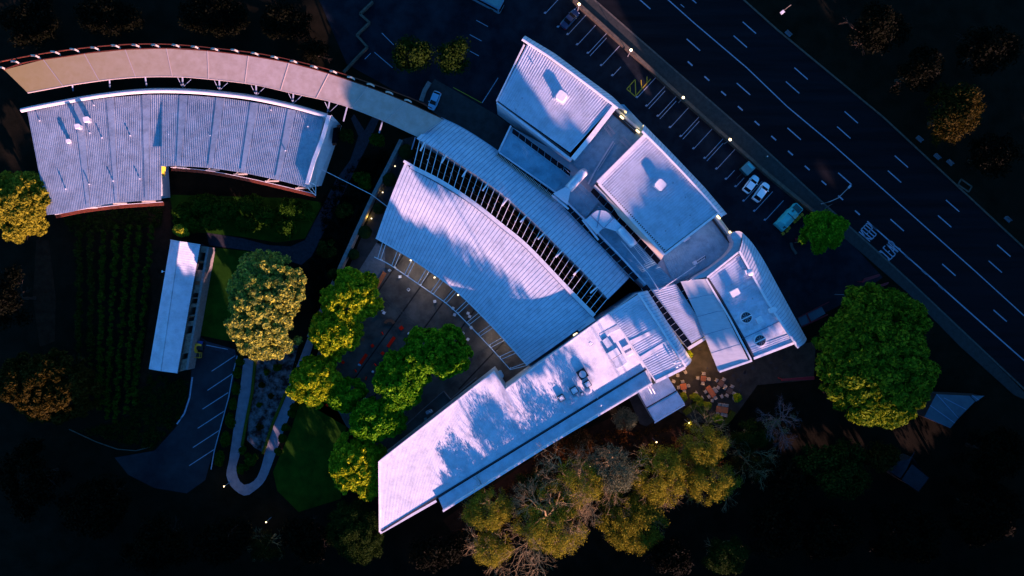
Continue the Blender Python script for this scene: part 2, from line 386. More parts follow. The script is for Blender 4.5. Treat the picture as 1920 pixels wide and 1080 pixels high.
struct('west_track', [(68,450),(92,450),(105,560),(103,640),(75,650),(62,560)], .02, 'brown')
for i, q in enumerate([[(275,395),(318,375),(322,440),(316,560),(290,690),(262,760),(258,740),(285,560)]]): struct('vineyard_soil', q, .02, 'brown')
struct('inner_court_floor', [(782,259),(1141,560),(1112,597),(770,317)], .05, 'brown')
# joints in the courtyard paving
b = MB()
for a, c in [((830,480),(640,745)),((865,520),(690,760)),((905,560),(760,760)),((775,450),(700,560)),((955,630),(860,730))]:
    b.beam(P(*a)+Vector((0,0,.055)), P(*c)+Vector((0,0,.055)), .3, .012)
tag(b.build('drain_lines', 'joint'), kind='structure')
b = MB()
for a, c in [((715,558),(810,638)),((718,554),(813,634)),((1,1),(1,1))]:
    if a != c: b.beam(P(*a)+Vector((0,0,.07)), P(*c)+Vector((0,0,.07)), .13, .05)
b.path([P(*q)+Vector((0,0,.07)) for q in [(850,665),(875,692),(845,720)]], .13, .05)
tag(b.build('courtyard_edging', 'kerb'), kind='structure')
b = MB(); b.path([P(*q)+Vector((0,0,.35)) for q in [(745,812),(790,770),(832,733),(845,748),(893,708)]], .16, .6)
w = b.build('garden_wall', 'stonewall'); tag(w, 'low zigzag wall beside the north edge of the long roof', 'wall')
b = MB(); b.path([P(*q)+Vector((0,0,.4)) for q in [(645,137),(672,108),(690,90),(670,68),(694,44),(676,28),(700,5)]], .45, .8)
tag(b.build('garden_wall', 'roadwall'), 'zigzag low wall above the curved canopy', 'wall')
b = MB(); b.band([P(x,y) for x, y in [(806,155),(797,170),(790,190)]], .9, 0, .6)
tag(b.build('garden_wall', 'stonewall'), 'short pale wall left of the pale blue car', 'wall')

# markings
def dash(b, a, c, w=.16, z=.035): b.beam(P(*a)+Vector((0,0,z)), P(*c)+Vector((0,0,z)), w, .008)
b = MB()
sx, sy = 31.35, 27.95
for k in range(-6, 10):
    x, y = 1482+k*sx, 287+k*sy; dash(b, (x-4.5, y-4), (x+4.5, y+4), .3)
for x, y in [(1207,6),(1300,84),(1394,167),(1489,251),(1584,335),(1682,422),(1779,506),(1875,592)]: dash(b, (x-12.5,y-11), (x+12.5,y+11), .24)
for x, y in [(1293,-5),(1388,78),(1486,164),(1582,248.5),(1677,331),(1771,415),(1866,500)]: dash(b, (x-12.5,y-11), (x+12.5,y+11), .22)
for x, y in [(1312,-30),(1405,52),(1502,138),(1596,220),(1690,303),(1786,386),(1882,470)]: dash(b, (x-12.5,y-11), (x+12.5,y+11), .22)
CL = [(1180,-65),(1300,42),(1400,127),(1476,200),(1560,270),(1650,350),(1740,430),(1830,510),(1920,592),(2050,712)]
b.path([P(*q)+Vector((0,0,.035)) for q in CL], .22, .008)
b.path([P(*q)+Vector((0,0,.035)) for q in [(1626,415),(1739,515),(1797,567),(1920,676),(2060,800)]], .26, .008)
dash(b, (1276,8), (1283,14), .15)
tag(b.build('road_markings', 'paint'), kind='structure')
# KEEP CLEAR
LET = {'K': [[(0,0),(0,1)],[(.8,1),(0,.42),(.8,0)]], 'E': [[(.8,1),(0,1),(0,0),(.8,0)],[(0,.5),(.6,.5)]], 'P': [[(0,0),(0,1),(.6,1),(.8,.88),(.8,.62),(.6,.5),(0,.5)]],
       'C': [[(.8,.82),(.62,1),(.18,1),(0,.85),(0,.15),(.18,0),(.62,0),(.8,.18)]], 'L': [[(0,1),(0,0),(.8,0)]], 'A': [[(0,0),(.42,1),(.84,0)],[(.15,.33),(.68,.33)]],
       'R': [[(0,0),(0,1),(.6,1),(.8,.88),(.8,.66),(.6,.53),(0,.53)],[(.42,.53),(.84,0)]]}
b = MB()
def word(txt, o, base, up):
    o = Vector(o); base = Vector(base); up = Vector(up); n = len(txt)
    for i, ch in enumerate(txt):
        for st in LET[ch]:
            pts = []
            for x, y in st:
                q = o+base*((i+x)/n)+up*y; pts.append(P(q.x, q.y)+Vector((0,0,.037)))
            b.path(pts, .24, .008)
word('KEEP', (1631,452.6), (16.5,-17.5), (-20.5,-18.0))
word('CLEAR', (1664,491.5), (25,-24.5), (-18.5,-17.0))
tag(b.build('keep_clear_lettering', 'paint'), kind='structure')
# bays
bays = [(1022,26,8),(1046,52,0),(1064,66,0),(1082,85,1),(1102,101,2),(1127,124,1),(1148,143,3),(1194,184,1),(1212,200,2),(1233,219,2),(1256,240,1),(1276,257,2),(1300,280,1),(1321,298,2),(1343,318,1),(1361,337,3),(1379,351,3),(1394,378,1),(1414,397,1),(1434,414,1)]
b = MB(); ux, uy = 35/52, -38/52
for x, y, t in bays:
    L = 52 if t not in (3,) else 24
    dash(b, (x,y), (x+ux*L, y+uy*L), .14)
    if t == 2: dash(b, (x+4.2,y+4), (x+4.2+ux*46, y+4+uy*46), .14)
    b.beam(P(x-2,y-1)+Vector((0,0,.035)), P(x+1.2,y-3.6)+Vector((0,0,.035)), .25, .006)
for x, y in [(893,38),(881,65),(876,93)]: dash(b, (x,y), (x+22,y+12), .14)
dash(b, (934,146), (904,193), .18)
for a, c in [((716,62),(738,84)),((702,98),(736,127)),((695,100),(684,111))]: dash(b, a, c, .14)
tag(b.build('car_park_markings', 'paint'), kind='structure')
b = MB()
for a, c in [((1175,167),(1191,149)),((1175,167),(1191,181)),((1191,181),(1220,148)),((1191,149),(1192,180)),((1202,150),(1203,166)),((1213,143),(1213,155)),((1181,160),(1182,173))]: dash(b, a, c, .18, .04)
dash(b, (850,164), (903,193), .14, .06)
tag(b.build('yellow_markings', 'yellowpaint'), kind='structure')
b = MB()
for a, c in [((397,696),(441,667)),((389,732),(437,700)),((380,767),(428,736)),((371,803),(420,771)),((362,839),(411,807)),((355,873),(401,843))]: dash(b, a, c, .17, .045)
dash(b, (387,647), (427,655), .16, .045)
b.path([P(*q)+Vector((0,0,.06)) for q in [(445,667),(437,700),(429,745),(420,778),(411,812),(402,845),(396,880)]], .2, .1)
b.path([P(*q)+Vector((0,0,.06)) for q in [(361,707),(356,745),(346,775),(332,795)]], .3, .12)
tag(b.build('west_car_park_markings', 'paint'), kind='structure')
b = MB(); b.path([P(*q)+Vector((0,0,.06)) for q in [(130,805),(180,828),(220,842),(255,845),(282,838)]], .2, .1); tag(b.build('drive_kerb', 'roadwall'), kind='structure')

# manhole frame etc.
def sq_frame(px, w=.35, z=.05, m='kerb'):
    b = MB(); q = [P(*p)+Vector((0,0,z)) for p in px]; b.path(q+[q[0]], w, .1); return b
tag(sq_frame([(1651,482),(1662.5,492),(1656,500),(1644,490)]).build('drain_grate', 'kerb'), 'square drain frame by the kerb next to the word CLEAR', 'drain')
tag(sq_frame([(1802,336),(1822,350),(1816,360),(1796,346)], .3).build('drain_grate', 'roadwall'), 'rectangular frame beyond the far kerb of the road', 'drain')
for x, y, l in [(766,543,'square drain cover in the courtyard near the timber plank'),(868,625,'square drain cover in the courtyard near the pergola foot')]:
    tag(sq_frame([(x-3,y),(x,y-3),(x+3,y),(x,y+3)], .1, .06, 'white').build('drain_cover', 'white'), l, 'drain')

# ------------------------------------------------------------ long walls
def wallthing(name, px, w, h, m, label, cat='wall'):
    b = MB(); b.band([P(x, y, h) for x, y in px], w, 0, h); return tag(b.build(name, m), label, cat)
wallthing('stone_wall', [(752,262),(728,310),(700,365),(672,425),(640,495),(612,560),(592,605),(578,632)], .8, 2.2, 'stonewall', 'long straight stone wall between the fan roof and the dark garden')
wallthing('roadside_wall', [(1050,-30),(1086,8),(1183,95),(1281,184),(1369,263),(1440,326),(1537,405)], .7, 1.2, 'roadwall', 'long low wall between the car park and the footpath')
# thin cable between west building and fan roof
tag(MB().tube([P(598,315,5.5), P(697,365,5.2), P(727,388,5.0)], .07, 5).build('cable_conduit', 'steel'), 'thin pale pipe spanning from west building to the fan roof', 'pipe')

# ------------------------------------------------------------ curved canopy
canO = smooth_pts([(8,131),(50,117),(120,107),(190,97),(265,92),(340,92),(410,98),(480,107),(555,121),(625,141),(700,167),(765,193),(832,224)], 12*4)
canI = smooth_pts([(52,174),(95,166),(135,159),(205,149),(270,144),(340,144),(410,150),(480,159),(550,175),(620,190),(660,203),(718,226),(785,257)], 12*4)
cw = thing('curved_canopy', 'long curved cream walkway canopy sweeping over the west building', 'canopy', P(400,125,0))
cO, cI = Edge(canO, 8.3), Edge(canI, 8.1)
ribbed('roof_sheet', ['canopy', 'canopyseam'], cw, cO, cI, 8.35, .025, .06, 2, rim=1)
edge_band('fascia', 'cedar', cw, Edge(canO, 8.15), .18, .35, 0, 48)
edge_band('gutter', 'canopyseam', cw, Edge(canI, 8.0), .16, .25, 0, 48)
rail = Edge(smooth_pts([(0,116),(50,106),(105,97),(178,88),(255,83),(330,84),(404,91),(480,100),(551,114),(625,133),(700,158),(775,186),(810,203)], 48), 8.0)
edge_band('red_rail', 'cedar', cw, rail, .16, .3, 0, 48)
fins = [(4,127),(30,116),(67,105),(104,98),(140,93),(178,90),(217,86),(255,85),(292,85),(330,85),(366,88),(403,92),(440,94),(478,100),(515,107),(551,115),(589,125),(625,134),(658,145),(695,158),(730,173),(765,188)]
for i, (x, y) in enumerate(fins):
    b = MB(); tilt = math.radians(18+ i*1.0); L = 10-.16*i*1
    for s_ in (0, 1):
        pts = []
        for k in range(7):
            t = k/6-.5; dx = t*2*L; dy = dx*math.tan(tilt)*.9 + (t*t*4-1)*2.2*-1 + s_*1.7
            dy = dx*.32 - (1-4*t*t)*2.0 + s_*1.6 + 1
            pts.append(P(x+dx, y+dy, 8.6-1.2*abs(t)))
        b.path(pts, .16, .10)
    b.build('curved_fin', 'cream', cw)
for i, (x0,y0,x1,y1) in enumerate([(135,157,137,170),(205,149,206,164),(272,144,275,161),(342,144,343,163),(411,150,412,171),(480,159,481,180),(550,174,549,194),(618,190,614,210),(651,200,644,227),(717,228,711,249),(779,257,772,280)]):
    z1 = 5.2
    b = MB().beam(P(x0,y0,7.7), P(x1,y1,z1), .22, .22); b.build('strut', 'seam', cw)
    if 340 < x0 < 640:
        b = MB().beam(P(x0,y0+20,5.3), P(x0-9,y0+1,7.7), .09, .09).beam(P(x0,y0+20,5.3), P(x0+16,y0+5,7.7), .09, .09); b.build('brace', 'seam', cw)
for u in (.06,.2,.34,.48,.62,.76,.9):
    p = cO.at(u).lerp(cI.at(u), .5); MB().tube([(p.x,p.y,0),(p.x,p.y,8.0)], .15, 8).build('post', 'steel', cw)

# ------------------------------------------------------------ west building
wb = thing('west_building', 'curved ribbed steel roof building below the long canopy', 'building', P(330,270,0))
zt, zb = 6.3, 8.6
topW = smooth_pts([(51,208),(100,196),(145,190),(205,183),(273,178),(342,178),(412,183),(478,192),(548,205),(609,220)], 36)
botE = smooth_pts([(302,312),(335,311.5),(392,315),(455,324),(517,337),(577,352)], 20)
botL = smooth_pts([(88,403),(125,399),(165,390),(220,380),(302,375)], 16)
# west half: from x 51..(top 302ish) to the lower edge; east half shorter
tw = Edge([(p[0],p[1]) for p in topW], zt)
usplit = None
for k in range(200):
    if tw.at(k/200).x >= P(303,180,zt).x: usplit = k/200; break
T1 = Edge([(51,208),(100,196),(145,190),(205,183),(273,178),(303,177.5)], zt); B1 = Edge([(p[0],p[1]) for p in botL], zb)
T2 = Edge([(303,177.5),(342,178),(412,183),(478,192),(548,205),(609,220)], zt); B2 = Edge([(p[0],p[1]) for p in botE], zb)
ribbed('roof_sheet', 'roofwest', wb, T1, B1, .42, .45, .05)
ribbed('roof_sheet', 'roofwest', wb, T2, B2, .42, .45, .05)
for (a, c, w0, w1) in [((148,190),(166,389),1.3,.4),((207,183),(219,380),1.0,.35),((275,178),(275,376),1.1,.35),((345,179),(335,311),1.1,.5),((414,184),(394,315),1.1,.5),((478,193),(455,323),1.1,.5),((548,206),(520,336),1.1,.5)]:
    A, C = P(*a, zt)+Vector((0,0,.12)), P(*c, zb)+Vector((0,0,.12)); d = (C-A).normalized(); s_ = Vector((-d.y, d.x, 0))
    MB().poly(orient([A-s_*w0/1.2, C-s_*w1/1.2, C+s_*w1/1.2, A+s_*w0/1.2])).build('flashing', 'roofwest', wb)
GE = Edge(smooth_pts([(40,207),(75,199.5),(137,188),(200,178),(272,171),(345,171),(410,176),(475,184),(550,200),(613,218)], 36), 6.7)
b = MB(); n = 44
prevs = None
for k in range(n+1):
    p = GE.at(k/n); q = GE.at(min(1, k/n+.01)); p0 = GE.at(max(0, k/n-.01)); d = (q-p0).normalized(); s_ = Vector((-d.y, d.x, 0))
    sec = [p+s_*(.45*math.cos(t))+Vector((0,0,.4*math.sin(t))) for t in [math.pi*j/6 for j in range(7)]]
    if prevs:
        for j in range(6): b.poly([prevs[j], sec[j], sec[j+1], prevs[j+1]])
    prevs = sec
b.f = [f[::-1] for f in b.f] if (Vector(b.v[b.f[3][1]])-Vector(b.v[b.f[3][0]])).cross(Vector(b.v[b.f[3][2]])-Vector(b.v[b.f[3][0]])).z < 0 else b.f
b.build('rolled_gutter', 'annex', wb)
edge_band('gutter_trim', 'cream', wb, Edge(smooth_pts([(40,204),(75,196.5),(137,184),(200,174),(272,166.5),(345,166.5),(410,171),(475,179),(550,195),(615,214)],36), 6.5), .14, .2, 0, 44)
# walls
top = [tw.at(k/20)+Vector((0,-.6,.3)) for k in range(21)]+[P(575,338,zb),P(517,323,zb),P(455,310,zb),P(392,301,zb),P(335,298,8.0),P(284,298,7.0),P(284,361,7.9),P(220,366,zb),P(162,375,zb),P(92,389,zb)]
b = MB()
tt = orient(top); nn = len(tt)
for k in range(nn):
    p, q = tt[k], tt[(k+1) % nn]; b.poly([(p.x,p.y,0),(q.x,q.y,0),(q.x,q.y,q.z-.5),(p.x,p.y,p.z-.5)])
b.build('wall', 'wall', wb)
MB().poly(orient([P(607,219,6.5),P(622,216,6.5),P(641,236,0.3),P(603,348,0.3),P(590,350,4),P(577,352,8.5)])).build('end_wall', 'annex', wb)
MB().path([P(617,217,6.9),P(604,262,7.6),P(589,300,8.2),P(576,345,8.9)], .75, .5).build('end_parapet', 'white', wb)
# red trims and awnings on the south side
for nm, pts in (('a', [(105,406),(160,395),(230,387),(307,382)]), ('b', [(322,317),(392,323),(470,338),(530,352),(592,367)])):
    E = Edge(smooth_pts(pts, 12), 4.8)
    edge_band('timber_sunshade', 'cedar', wb, E, .75, .12, 0, 12)
    edge_band('shade_bracket_rail', 'white', wb, Edge([(p[0]-2, p[1]-3.5) for p in pts], 6.5), .09, .1, 0, 10)
for x, y in [(163,391),(218,383),(272,379),(330,315),(392,320),(444,328),(503,341),(560,354)]:
    MB().beam(P(x-6,y-1,5.9), P(x+20,y-1.5,5.3), .3, .1).beam(P(x+4,y-7,7.4), P(x-5,y,5.6), .1, .1).build('awning_arm', 'cream', wb)
MB().poly([P(303,311,6), P(311,313,6), P(309,332,2), P(303,331,2)][::-1]).build('yellow_panel', 'yellow', wb)
MB().path([P(577,340,7.5),P(592,347,6),P(592,367,4.8),P(575,350,7)], .12,.12).beam(P(577,340,7.5),P(592,362,4.9),.1,.1).beam(P(585,344,6.8),P(580,356,6),.1,.1).build('corner_truss', 'steel', wb)
glass = MB().poly(orient([P(625,240,4),P(639,237,1),P(634,268,1),P(622,268,4)])).build('window', 'glass', wb)
for x, y, l in [(636,237,0),(627,270,0)]: MB().box(P(x,y,2),.8,.5,.5,.2).build('orange_cap', 'cedar', wb)
# roof stacks
def stack(x, y, s, h, label, m='steel'):
    t = thing('roof_vent', label, 'vent', P(x,y,6.2+(y-185)*.0115), .2)
    MB().box((0,0,h/2), s, s, h).build('vent_shaft', m, t, local=True)
    MB().box((0,0,h+.15), s*1.35, s*1.35, .28, 0, 0, .1).build('vent_cap', 'white', t, local=True)
stack(153,240,.7,1.3,'taller boxy vent on the west roof, left of the pair'); stack(169,227,.8,1.2,'white boxy vent on the west roof, right of the pair')
stack(132,266,.6,.5,'small low vent on the west roof, south-west of the pair')
for i, (x, y) in enumerate([(176,197),(74,226),(168,249),(191,258),(244,254),(316,252),(394,254),(123,354),(167,345),(212,339),(262,335),(577,237),(535,282),(508,206)]):
    zq = 6.2+(y-185)*.0115; t = MB().tube([P(x,y,zq),P(x,y,zq+.5)], .11, 7).sphere(P(x,y,zq+.55), .17, 7).build('vent_pipe', 'steel'); 
    tag(t, 'short pale vent pipe standing on the west ribbed roof', 'vent pipe', 'vent pipes on the west roof')

# ------------------------------------------------------------ stone shed
sh = thing('long_shed', 'narrow gabled shed with pale steel roof and old stone wall', 'shed', P(330,575,0))
hz = 4.0; rz_ = 5.3
RW = Edge([(320,451,hz),(279,692,hz)]); RR = Edge([(337,454,rz_),(302,696,rz_)]); RE = Edge([(376,460,hz),(333,700,hz)])
ribbed('roof_sheet', 'roof', sh, RW, RR, .5, .15, .03); ribbed('roof_sheet', 'roof', sh, RR, RE, .5, .15, .03)
edge_band('ridge_cap', 'roofwest', sh, RR, .2, .06, .04, 4)
edge_band('gutter', 'dark', sh, RE, .16, .16, -.05, 4)
edge_band('barge_board', 'white', sh, Edge([(320,450,hz),(337,453,rz_),(376,459,hz)]), .14, .2, 0, 8)
MB().skirt([P(321,453,hz-.05),P(374,461,hz-.05),P(332,698,hz-.05),P(281,690,hz-.05)], 0).build('wall', 'stone', sh)
# thick stone face standing proud on the east side, with openings
E0, E1 = P(377,461,3.4), P(336,697,3.4); O0, O1 = P(391,463,3.0), P(351,693,3.0)
b = MB(); segs = [(0,.05),(.115,.135),(.19,.27),(.27,.36),(.46,.49),(.55,.56),(.60,.64),(.70,.76),(.76,.86),(.905,1)]
opens = [(.05,.115),(.135,.19),(.36,.46),(.49,.55),(.56,.60),(.64,.70),(.86,.905)]
for t0, t1 in segs+[(.36,.375),(.41,.42)]:
    b.prism([E0.lerp(E1,t0),E0.lerp(E1,t1),O0.lerp(O1,t1),O0.lerp(O1,t0)], 0, 3.2)
b.build('stone_face', 'stone', sh)
b = MB()
for t0, t1 in opens: b.prism([E0.lerp(E1,t0),E0.lerp(E1,t1),E0.lerp(O0,.75).lerp(E1.lerp(O1,.75),t1),E0.lerp(O0,.75).lerp(E1.lerp(O1,.75),t0)], 0, 1.0)
b.build('opening', 'gutter', sh)
MB().band([O0.lerp(O1,t/10) for t in range(11)], .5, 0, 3.25).build('wall_coping', 'stonewall', sh)
b = MB()
for t0, t1 in [(.12,.135),(.28,.31),(.56,.57)]: b.prism([E0.lerp(E1,t0),E0.lerp(E1,t1),E0.lerp(O0,.7).lerp(E1.lerp(O1,.7),t1),E0.lerp(O0,.7).lerp(E1.lerp(O1,.7),t0)], 0, 3.28)
b.build('brick_patch', 'brick', sh)
MB().beam(P(304,509,4.4),P(309,509,4.3),.1,.1).box(P(304,509,4.5),.15,.5,.2).build('roof_light', 'white', sh)

# ------------------------------------------------------------ barrel-roofed gallery
bh = thing('barrel_hall', 'long curved barrel-vaulted hall roof through the centre', 'building', P(985,380,0))
bo = smooth_pts([(827,221),(870,242),(930,281),(985,324),(1028,360),(1090,411),(1142,462),(1183,518)], 42)
bi = smooth_pts([(782,259),(817,278),(852,300),(925,350),(990,405),(1045,460),(1095,510),(1141,560)], 42)
BO, BI = Edge(bo, 4.8), Edge(bi, 8.6)
def arch(v, u): return 3.8*(.55*(1-(1-v)**1.9)+.45*v-v)
ribbed('barrel_roof', ['roof', 'seam'], bh, BO, BI, .86, .13, .03, 10, arch, rim=1)
edge_band('eave_trim', 'parapet', bh, Edge(bi, 8.35), .3, .25, 0, 42)
edge_band('gutter', 'frame', bh, Edge(bo, 4.7), .25, .25, 0, 42)
for e in (Edge(bo,4.7), Edge(bi,8.5)):
    b = MB()
    for k in range(30):
        p, q = e.at(k/30), e.at((k+1)/30); b.poly([(p.x,p.y,0),(q.x,q.y,0),q,p])
    b.build('wall', 'wall', bh)
for u in (0, 1):
    b = MB(); p, q = BO.at(u), BI.at(u); pts = []
    for k in range(11): v = k/10; r = p.lerp(q, v); r.z += arch(v, 0)-.03; pts.append(r)
    b.poly(pts+[(q.x,q.y,0),(p.x,p.y,0)]); b.build('end_wall', 'wall', bh)
# brackets
for k in range(10):
    u = .035+k*.1; p = BI.at(u); q = BI.at(min(1,u+.02)); d = (q-p).normalized(); s_ = Vector((d.y, -d.x, 0))
    MB().beam(p+Vector((0,0,.15)), p+s_*2.0+Vector((0,0,-.2)), .3, .25).build('bracket', 'white', bh)
# ------------------------------------------------------------ fan roof hall
fh = thing('fan_hall', 'big fan-shaped standing-seam roof in the centre of the site', 'building', P(900,480,0))
ft = [(760,303)]+smooth_pts([(770,317),(827,342+6),(885,385),(942,430),(990,470),(1060,543),(1112,597)], 30)
fb = smooth_pts([(705,446),(770,484),(830,525),(862,551),(902,590),(940,630),(989,685)], 30)
FT, FB = Edge(ft, 8.3), Edge(fb, 4.8)
def sag(v, u): return 0.9*math.sin(math.pi*v)
ribbed('fan_roof', ['roof', 'seam'], fh, FT, FB, .84, .12, .02, 10, sag, rim=1)
FT2 = Edge(smooth_pts([(770,312),(827,341),(885,379),(942,424),(990,464),(1060,537),(1114,592)], 30), 8.5)
edge_band('ridge_gutter', 'parapet', fh, FT2, .85, .2, .1, 30)
edge_band('ridge_trim', 'seam', fh, FT2, .08, .2, .15, 30, off=-.5)
edge_band('eave_gutter', 'parapet', fh, Edge(fb, 4.7), .35, .3, 0, 30)
MB().path([P(1114,597,8.4),P(1083,618,7.8)], 1.0, .25).build('corner_flashing', 'parapet', fh)
MB().path([P(757,302,8.5),P(775,312,8.5)], .5, .3).build('corner_flashing', 'parapet', fh)
b = MB()
lt = [FT.at(k/20) for k in range(21)]; lb = [FB.at(1-k/20) for k in range(21)]; ring = orient(lt+lb); nn = len(ring)
for k in range(nn):
    p, q = ring[k], ring[(k+1) % nn]; b.poly([(p.x,p.y,0),(q.x,q.y,0),(q.x,q.y,q.z-.06),(p.x,p.y,p.z-.06)])
b.build('wall', 'wall', fh)
for u in (0, 1):
    b = MB(); pts = []
    for k in range(11): v = k/10; r = FT.at(u).lerp(FB.at(u), v); r.z += sag(v,0)-.02; pts.append(r)
    b.poly(pts); b.build('gable', 'wall', fh)
# pergola of white beams over the inner court
pg = thing('court_pergola', 'row of thin white beams over the dark inner court', 'pergola', P(945,430,0))
n = 36
for k in range(n+1):
    u = .012+k/n*.985; p = BI.at(u); q = FT2.at(min(1, u*1.0)); p = p.copy(); p.z = 8.3; q = q.copy(); q.z = 8.5
    MB().beam(p, q, .1, .2).build('beam', 'white', pg)
for f_ in (.34, .68):
    MB().path([BI.at(k/24).lerp(FT2.at(k/24), f_)+Vector((0,0,-.35)) for k in range(25)], .08, .1).build('purlin', 'wood', pg)
for k in range(9):
    u=.06+k*.11; p = BI.at(u).lerp(FT2.at(u), .5); MB().tube([(p.x,p.y,0),(p.x,p.y,8)], .09, 6).build('post', 'steel', pg)
# a dark timber slatted ceiling level below
b = MB()
for k in range(90):
    u = k/90; p = BI.at(u).lerp(FT2.at(u), .05); q = BI.at(u).lerp(FT2.at(u), .95); p.z = q.z = 3.2; b.beam(p, q, .25, .06)
sl_ = b.build('slatted_screen', 'brown'); tag(sl_, 'dark brown slatted screen below the white court beams', 'screen')
# ------------------------------------------------------------ courtyard pergola along the fan eave
pr = thing('eave_pergola', 'open white steel frame along the lower edge of the fan roof', 'pergola', P(840,570,0))
po = smooth_pts([(702,482),(727,494),(750,509),(797,541),(842,573),(882,612),(920,652),(957,693)], 28)
MB().path([P(x,y,4.2) for x, y in po], .16, .2).build('outer_rail', 'white', pr)
PO = Edge(po, 4.2); PI = Edge(fb, 4.5)
for i in range(12):
    u = .02+i*.0885
    for s_ in (0, .018):
        a, c = PO.at(u+s_), PI.at(min(1, .02+u*.97+s_)); MB().beam(a, c, .1, .14).build('rung', 'white', pr)
    a = PO.at(u+.01); MB().tube([(a.x,a.y,0),(a.x,a.y,4.2)], .07, 6).build('post', 'steel', pr)
# ------------------------------------------------------------ block A and B
def block(name, label, lipO, lipI, roofq, z, wallpts, n_rib, par_left=None, seglip=.9):
    t = thing(name, label, 'building', P(*roofq[4], 0))
    RT, RB = Edge(roofq[0:2], z), Edge(roofq[2:4], z)
    ribbed('ribbed_roof', 'roof', t, RT, RB, n_rib, .55, .17)
    LO, LI = Edge(lipO, z-2.2), Edge(lipI, z+.5)
    def lipz(v, u): return .45*math.sin(math.pi*v)
    ribbed('rolled_edge', ['roof', 'seam'], t, LI, LO, seglip, .1, .04, 6, lipz, rim=1)
    edge_band('rolled_edge_trim', 'white', t, LI, .35, .3, -.05, 4)
    b = MB(); 
    for k in range(8): 
        p, q = LO.at(k/8), LO.at((k+1)/8); b.poly([(q.x,q.y,0),(p.x,p.y,0),p,q])
    for k in range(8):
        p, q = LI.at(k/8), LI.at((k+1)/8); b.poly([(q.x,q.y,z-.2),(p.x,p.y,z-.2),p,q])
    b.build('front_wall', 'wall', t)
    MB().skirt([P(x,y,z-.04) for x, y in wallpts], 0).build('wall', 'wall', t)
    return t
zA = 10.2
A = block('ribbed_block', 'northernmost block with white ribbed roof and rolled edge, beside the car park', [(985,67),(1040,100),(1100,145),(1150,182),(1176,209)], [(979,74),(1035,110),(1090,151),(1130,181),(1158,203)],
          [(989,82),(1150,197),(933,189),(1069,286),(1045,180)], zA, [(984,76),(1155,200),(1072,297),(931,191)], .54)
MB().path([P(1153,199,zA+.2),P(1112,252,zA+.2),P(1074,298,zA+.2)], .95, .5).build('parapet', 'white', A)
MB().path([P(983,84,zA+.05),P(931,190,zA+.05)], .3, .25).build('verge', 'parapet', A)
MB().path([P(932,192,zA-.1),P(1071,300,zA-.1)], .5, .25).build('gutter', 'roofflat', A)
MB().path([P(933,190,zA+.05),P(1068,291,zA+.05)], .28, .15).build('gutter_slot', 'gutter', A)
MB().beam(P(1068,137,zA+.09),P(1024,210,zA+.09), .5, .08).build('flashing', 'roof', A)
zB = 10.0
B = block('ribbed_block', 'middle block with white ribbed roof, between the ducts and the white cars', [(1207,233),(1260,287),(1320,350),(1363,401)], [(1204,246),(1258,300),(1312,358),(1354,406)],
          [(1214,255),(1345,397),(1124,344),(1246,472),(1235,365)], zB, [(1211,250),(1348,398),(1246,478),(1116,346)], .54)
MB().path([P(1211,253,zB+.15),P(1121,343,zB+.15)], .8, .45).build('parapet', 'white', B)
MB().path([P(1346,400,zB+.15),P(1246,477,zB+.15)], .45, .35).build('parapet', 'white', B)
MB().path([P(1128,346,zB+.02),P(1247,470,zB+.02)], .3, .12).build('gutter_slot', 'gutter', B)
MB().poly(orient([P(1121,346,zB+.1),P(1126,343,zB+.1),P(1248,476,zB+.1),P(1244,480,zB+.1)])).build('flashing', 'parapet', B)
MB().poly(orient([P(1121,347,zB-.3),P(1244,480,zB-.3),P(1240,487,zB-1.6),P(1160,405,zB-1.6),P(1148,386,zB-1.3)])).build('cream_fascia', 'cream', B)
def roofbox(x, y, z, s, h, label, rz=0.0, m='white', cat='vent', name='roof_cowl'):
    t = thing(name, label, cat, P(x,y,z), rz)
    MB().box((0,0,.2), s*1.2, s*1.2, .4).build('base', 'steel', t, local=True)
    b = MB().box((0,0,.4+h/2), s, s, h, 0, 0, s*.15); b.build('hood', m, t, local=True); return t
roofbox(1052,183,zA,1.9,1.0,'white boxy cowl on the northernmost ribbed roof', -.6); roofbox(1236,348,zB,1.9,1.0,'white boxy cowl on the middle ribbed roof', -.75)
for x, y, z in [(979,184,zA),(967,205,zA),(1000,120,zA),(1262,343,zB),(1285,370,zB),(1294,404,zB),(1274,422,zB),(1248,433,zB),(1411,560,8.8),(1440,612,8.8)]:
    tag(MB().tube([P(x,y,z),P(x,y,z+.45)], .13, 8).sphere(P(x,y,z+.5), .17, 8).build('vent_pipe', 'frame'), 'tiny grey vent pipe on one of the three eastern ribbed roofs', 'vent pipe', 'vent pipes on the eastern ribbed roofs')
# ------------------------------------------------------------ low service roofs
lw = thing('service_wing', 'low blue-grey service roof between the barrel hall and the ribbed blocks', 'building', P(1120,400,0))
zl = 5.6
def patch(name, q, z, sp=.4, m='roofservice', rib=.4, h=.05):
    # q: a,b (edge1) d,c (edge2)
    return ribbed(name, m, lw, Edge([q[0], q[1]], z), Edge([q[3], q[2]], z), sp, rib, h)
patch('roof_sheet', [(960,240),(1066,322),(1042,358),(936,286)], zl+.3, .45)
patch('roof_sheet', [(1066,322),(1125,378),(1098,408),(1042,358)], zl+.1, .45)
patch('roof_sheet', [(1128,382),(1265,530),(1215,545),(1096,412)], zl, .5)
patch('roof_sheet', [(1150,205),(1205,262),(1108,350),(1070,300)], 5.2, .5)
patch('roof_sheet', [(1150,195),(1170,196),(1235,265),(1200,250)], 5.0, .5)
patch('roof_sheet', [(1262,530),(1390,470),(1345,400),(1240,478)], 5.2, .55)
MB().path([P(958,236,6.1),P(935,284,6.1)], .35, .4).path([P(936,286,6.0),P(1042,360,6.0)], .25, .25).build('parapet', 'roofflat', lw)
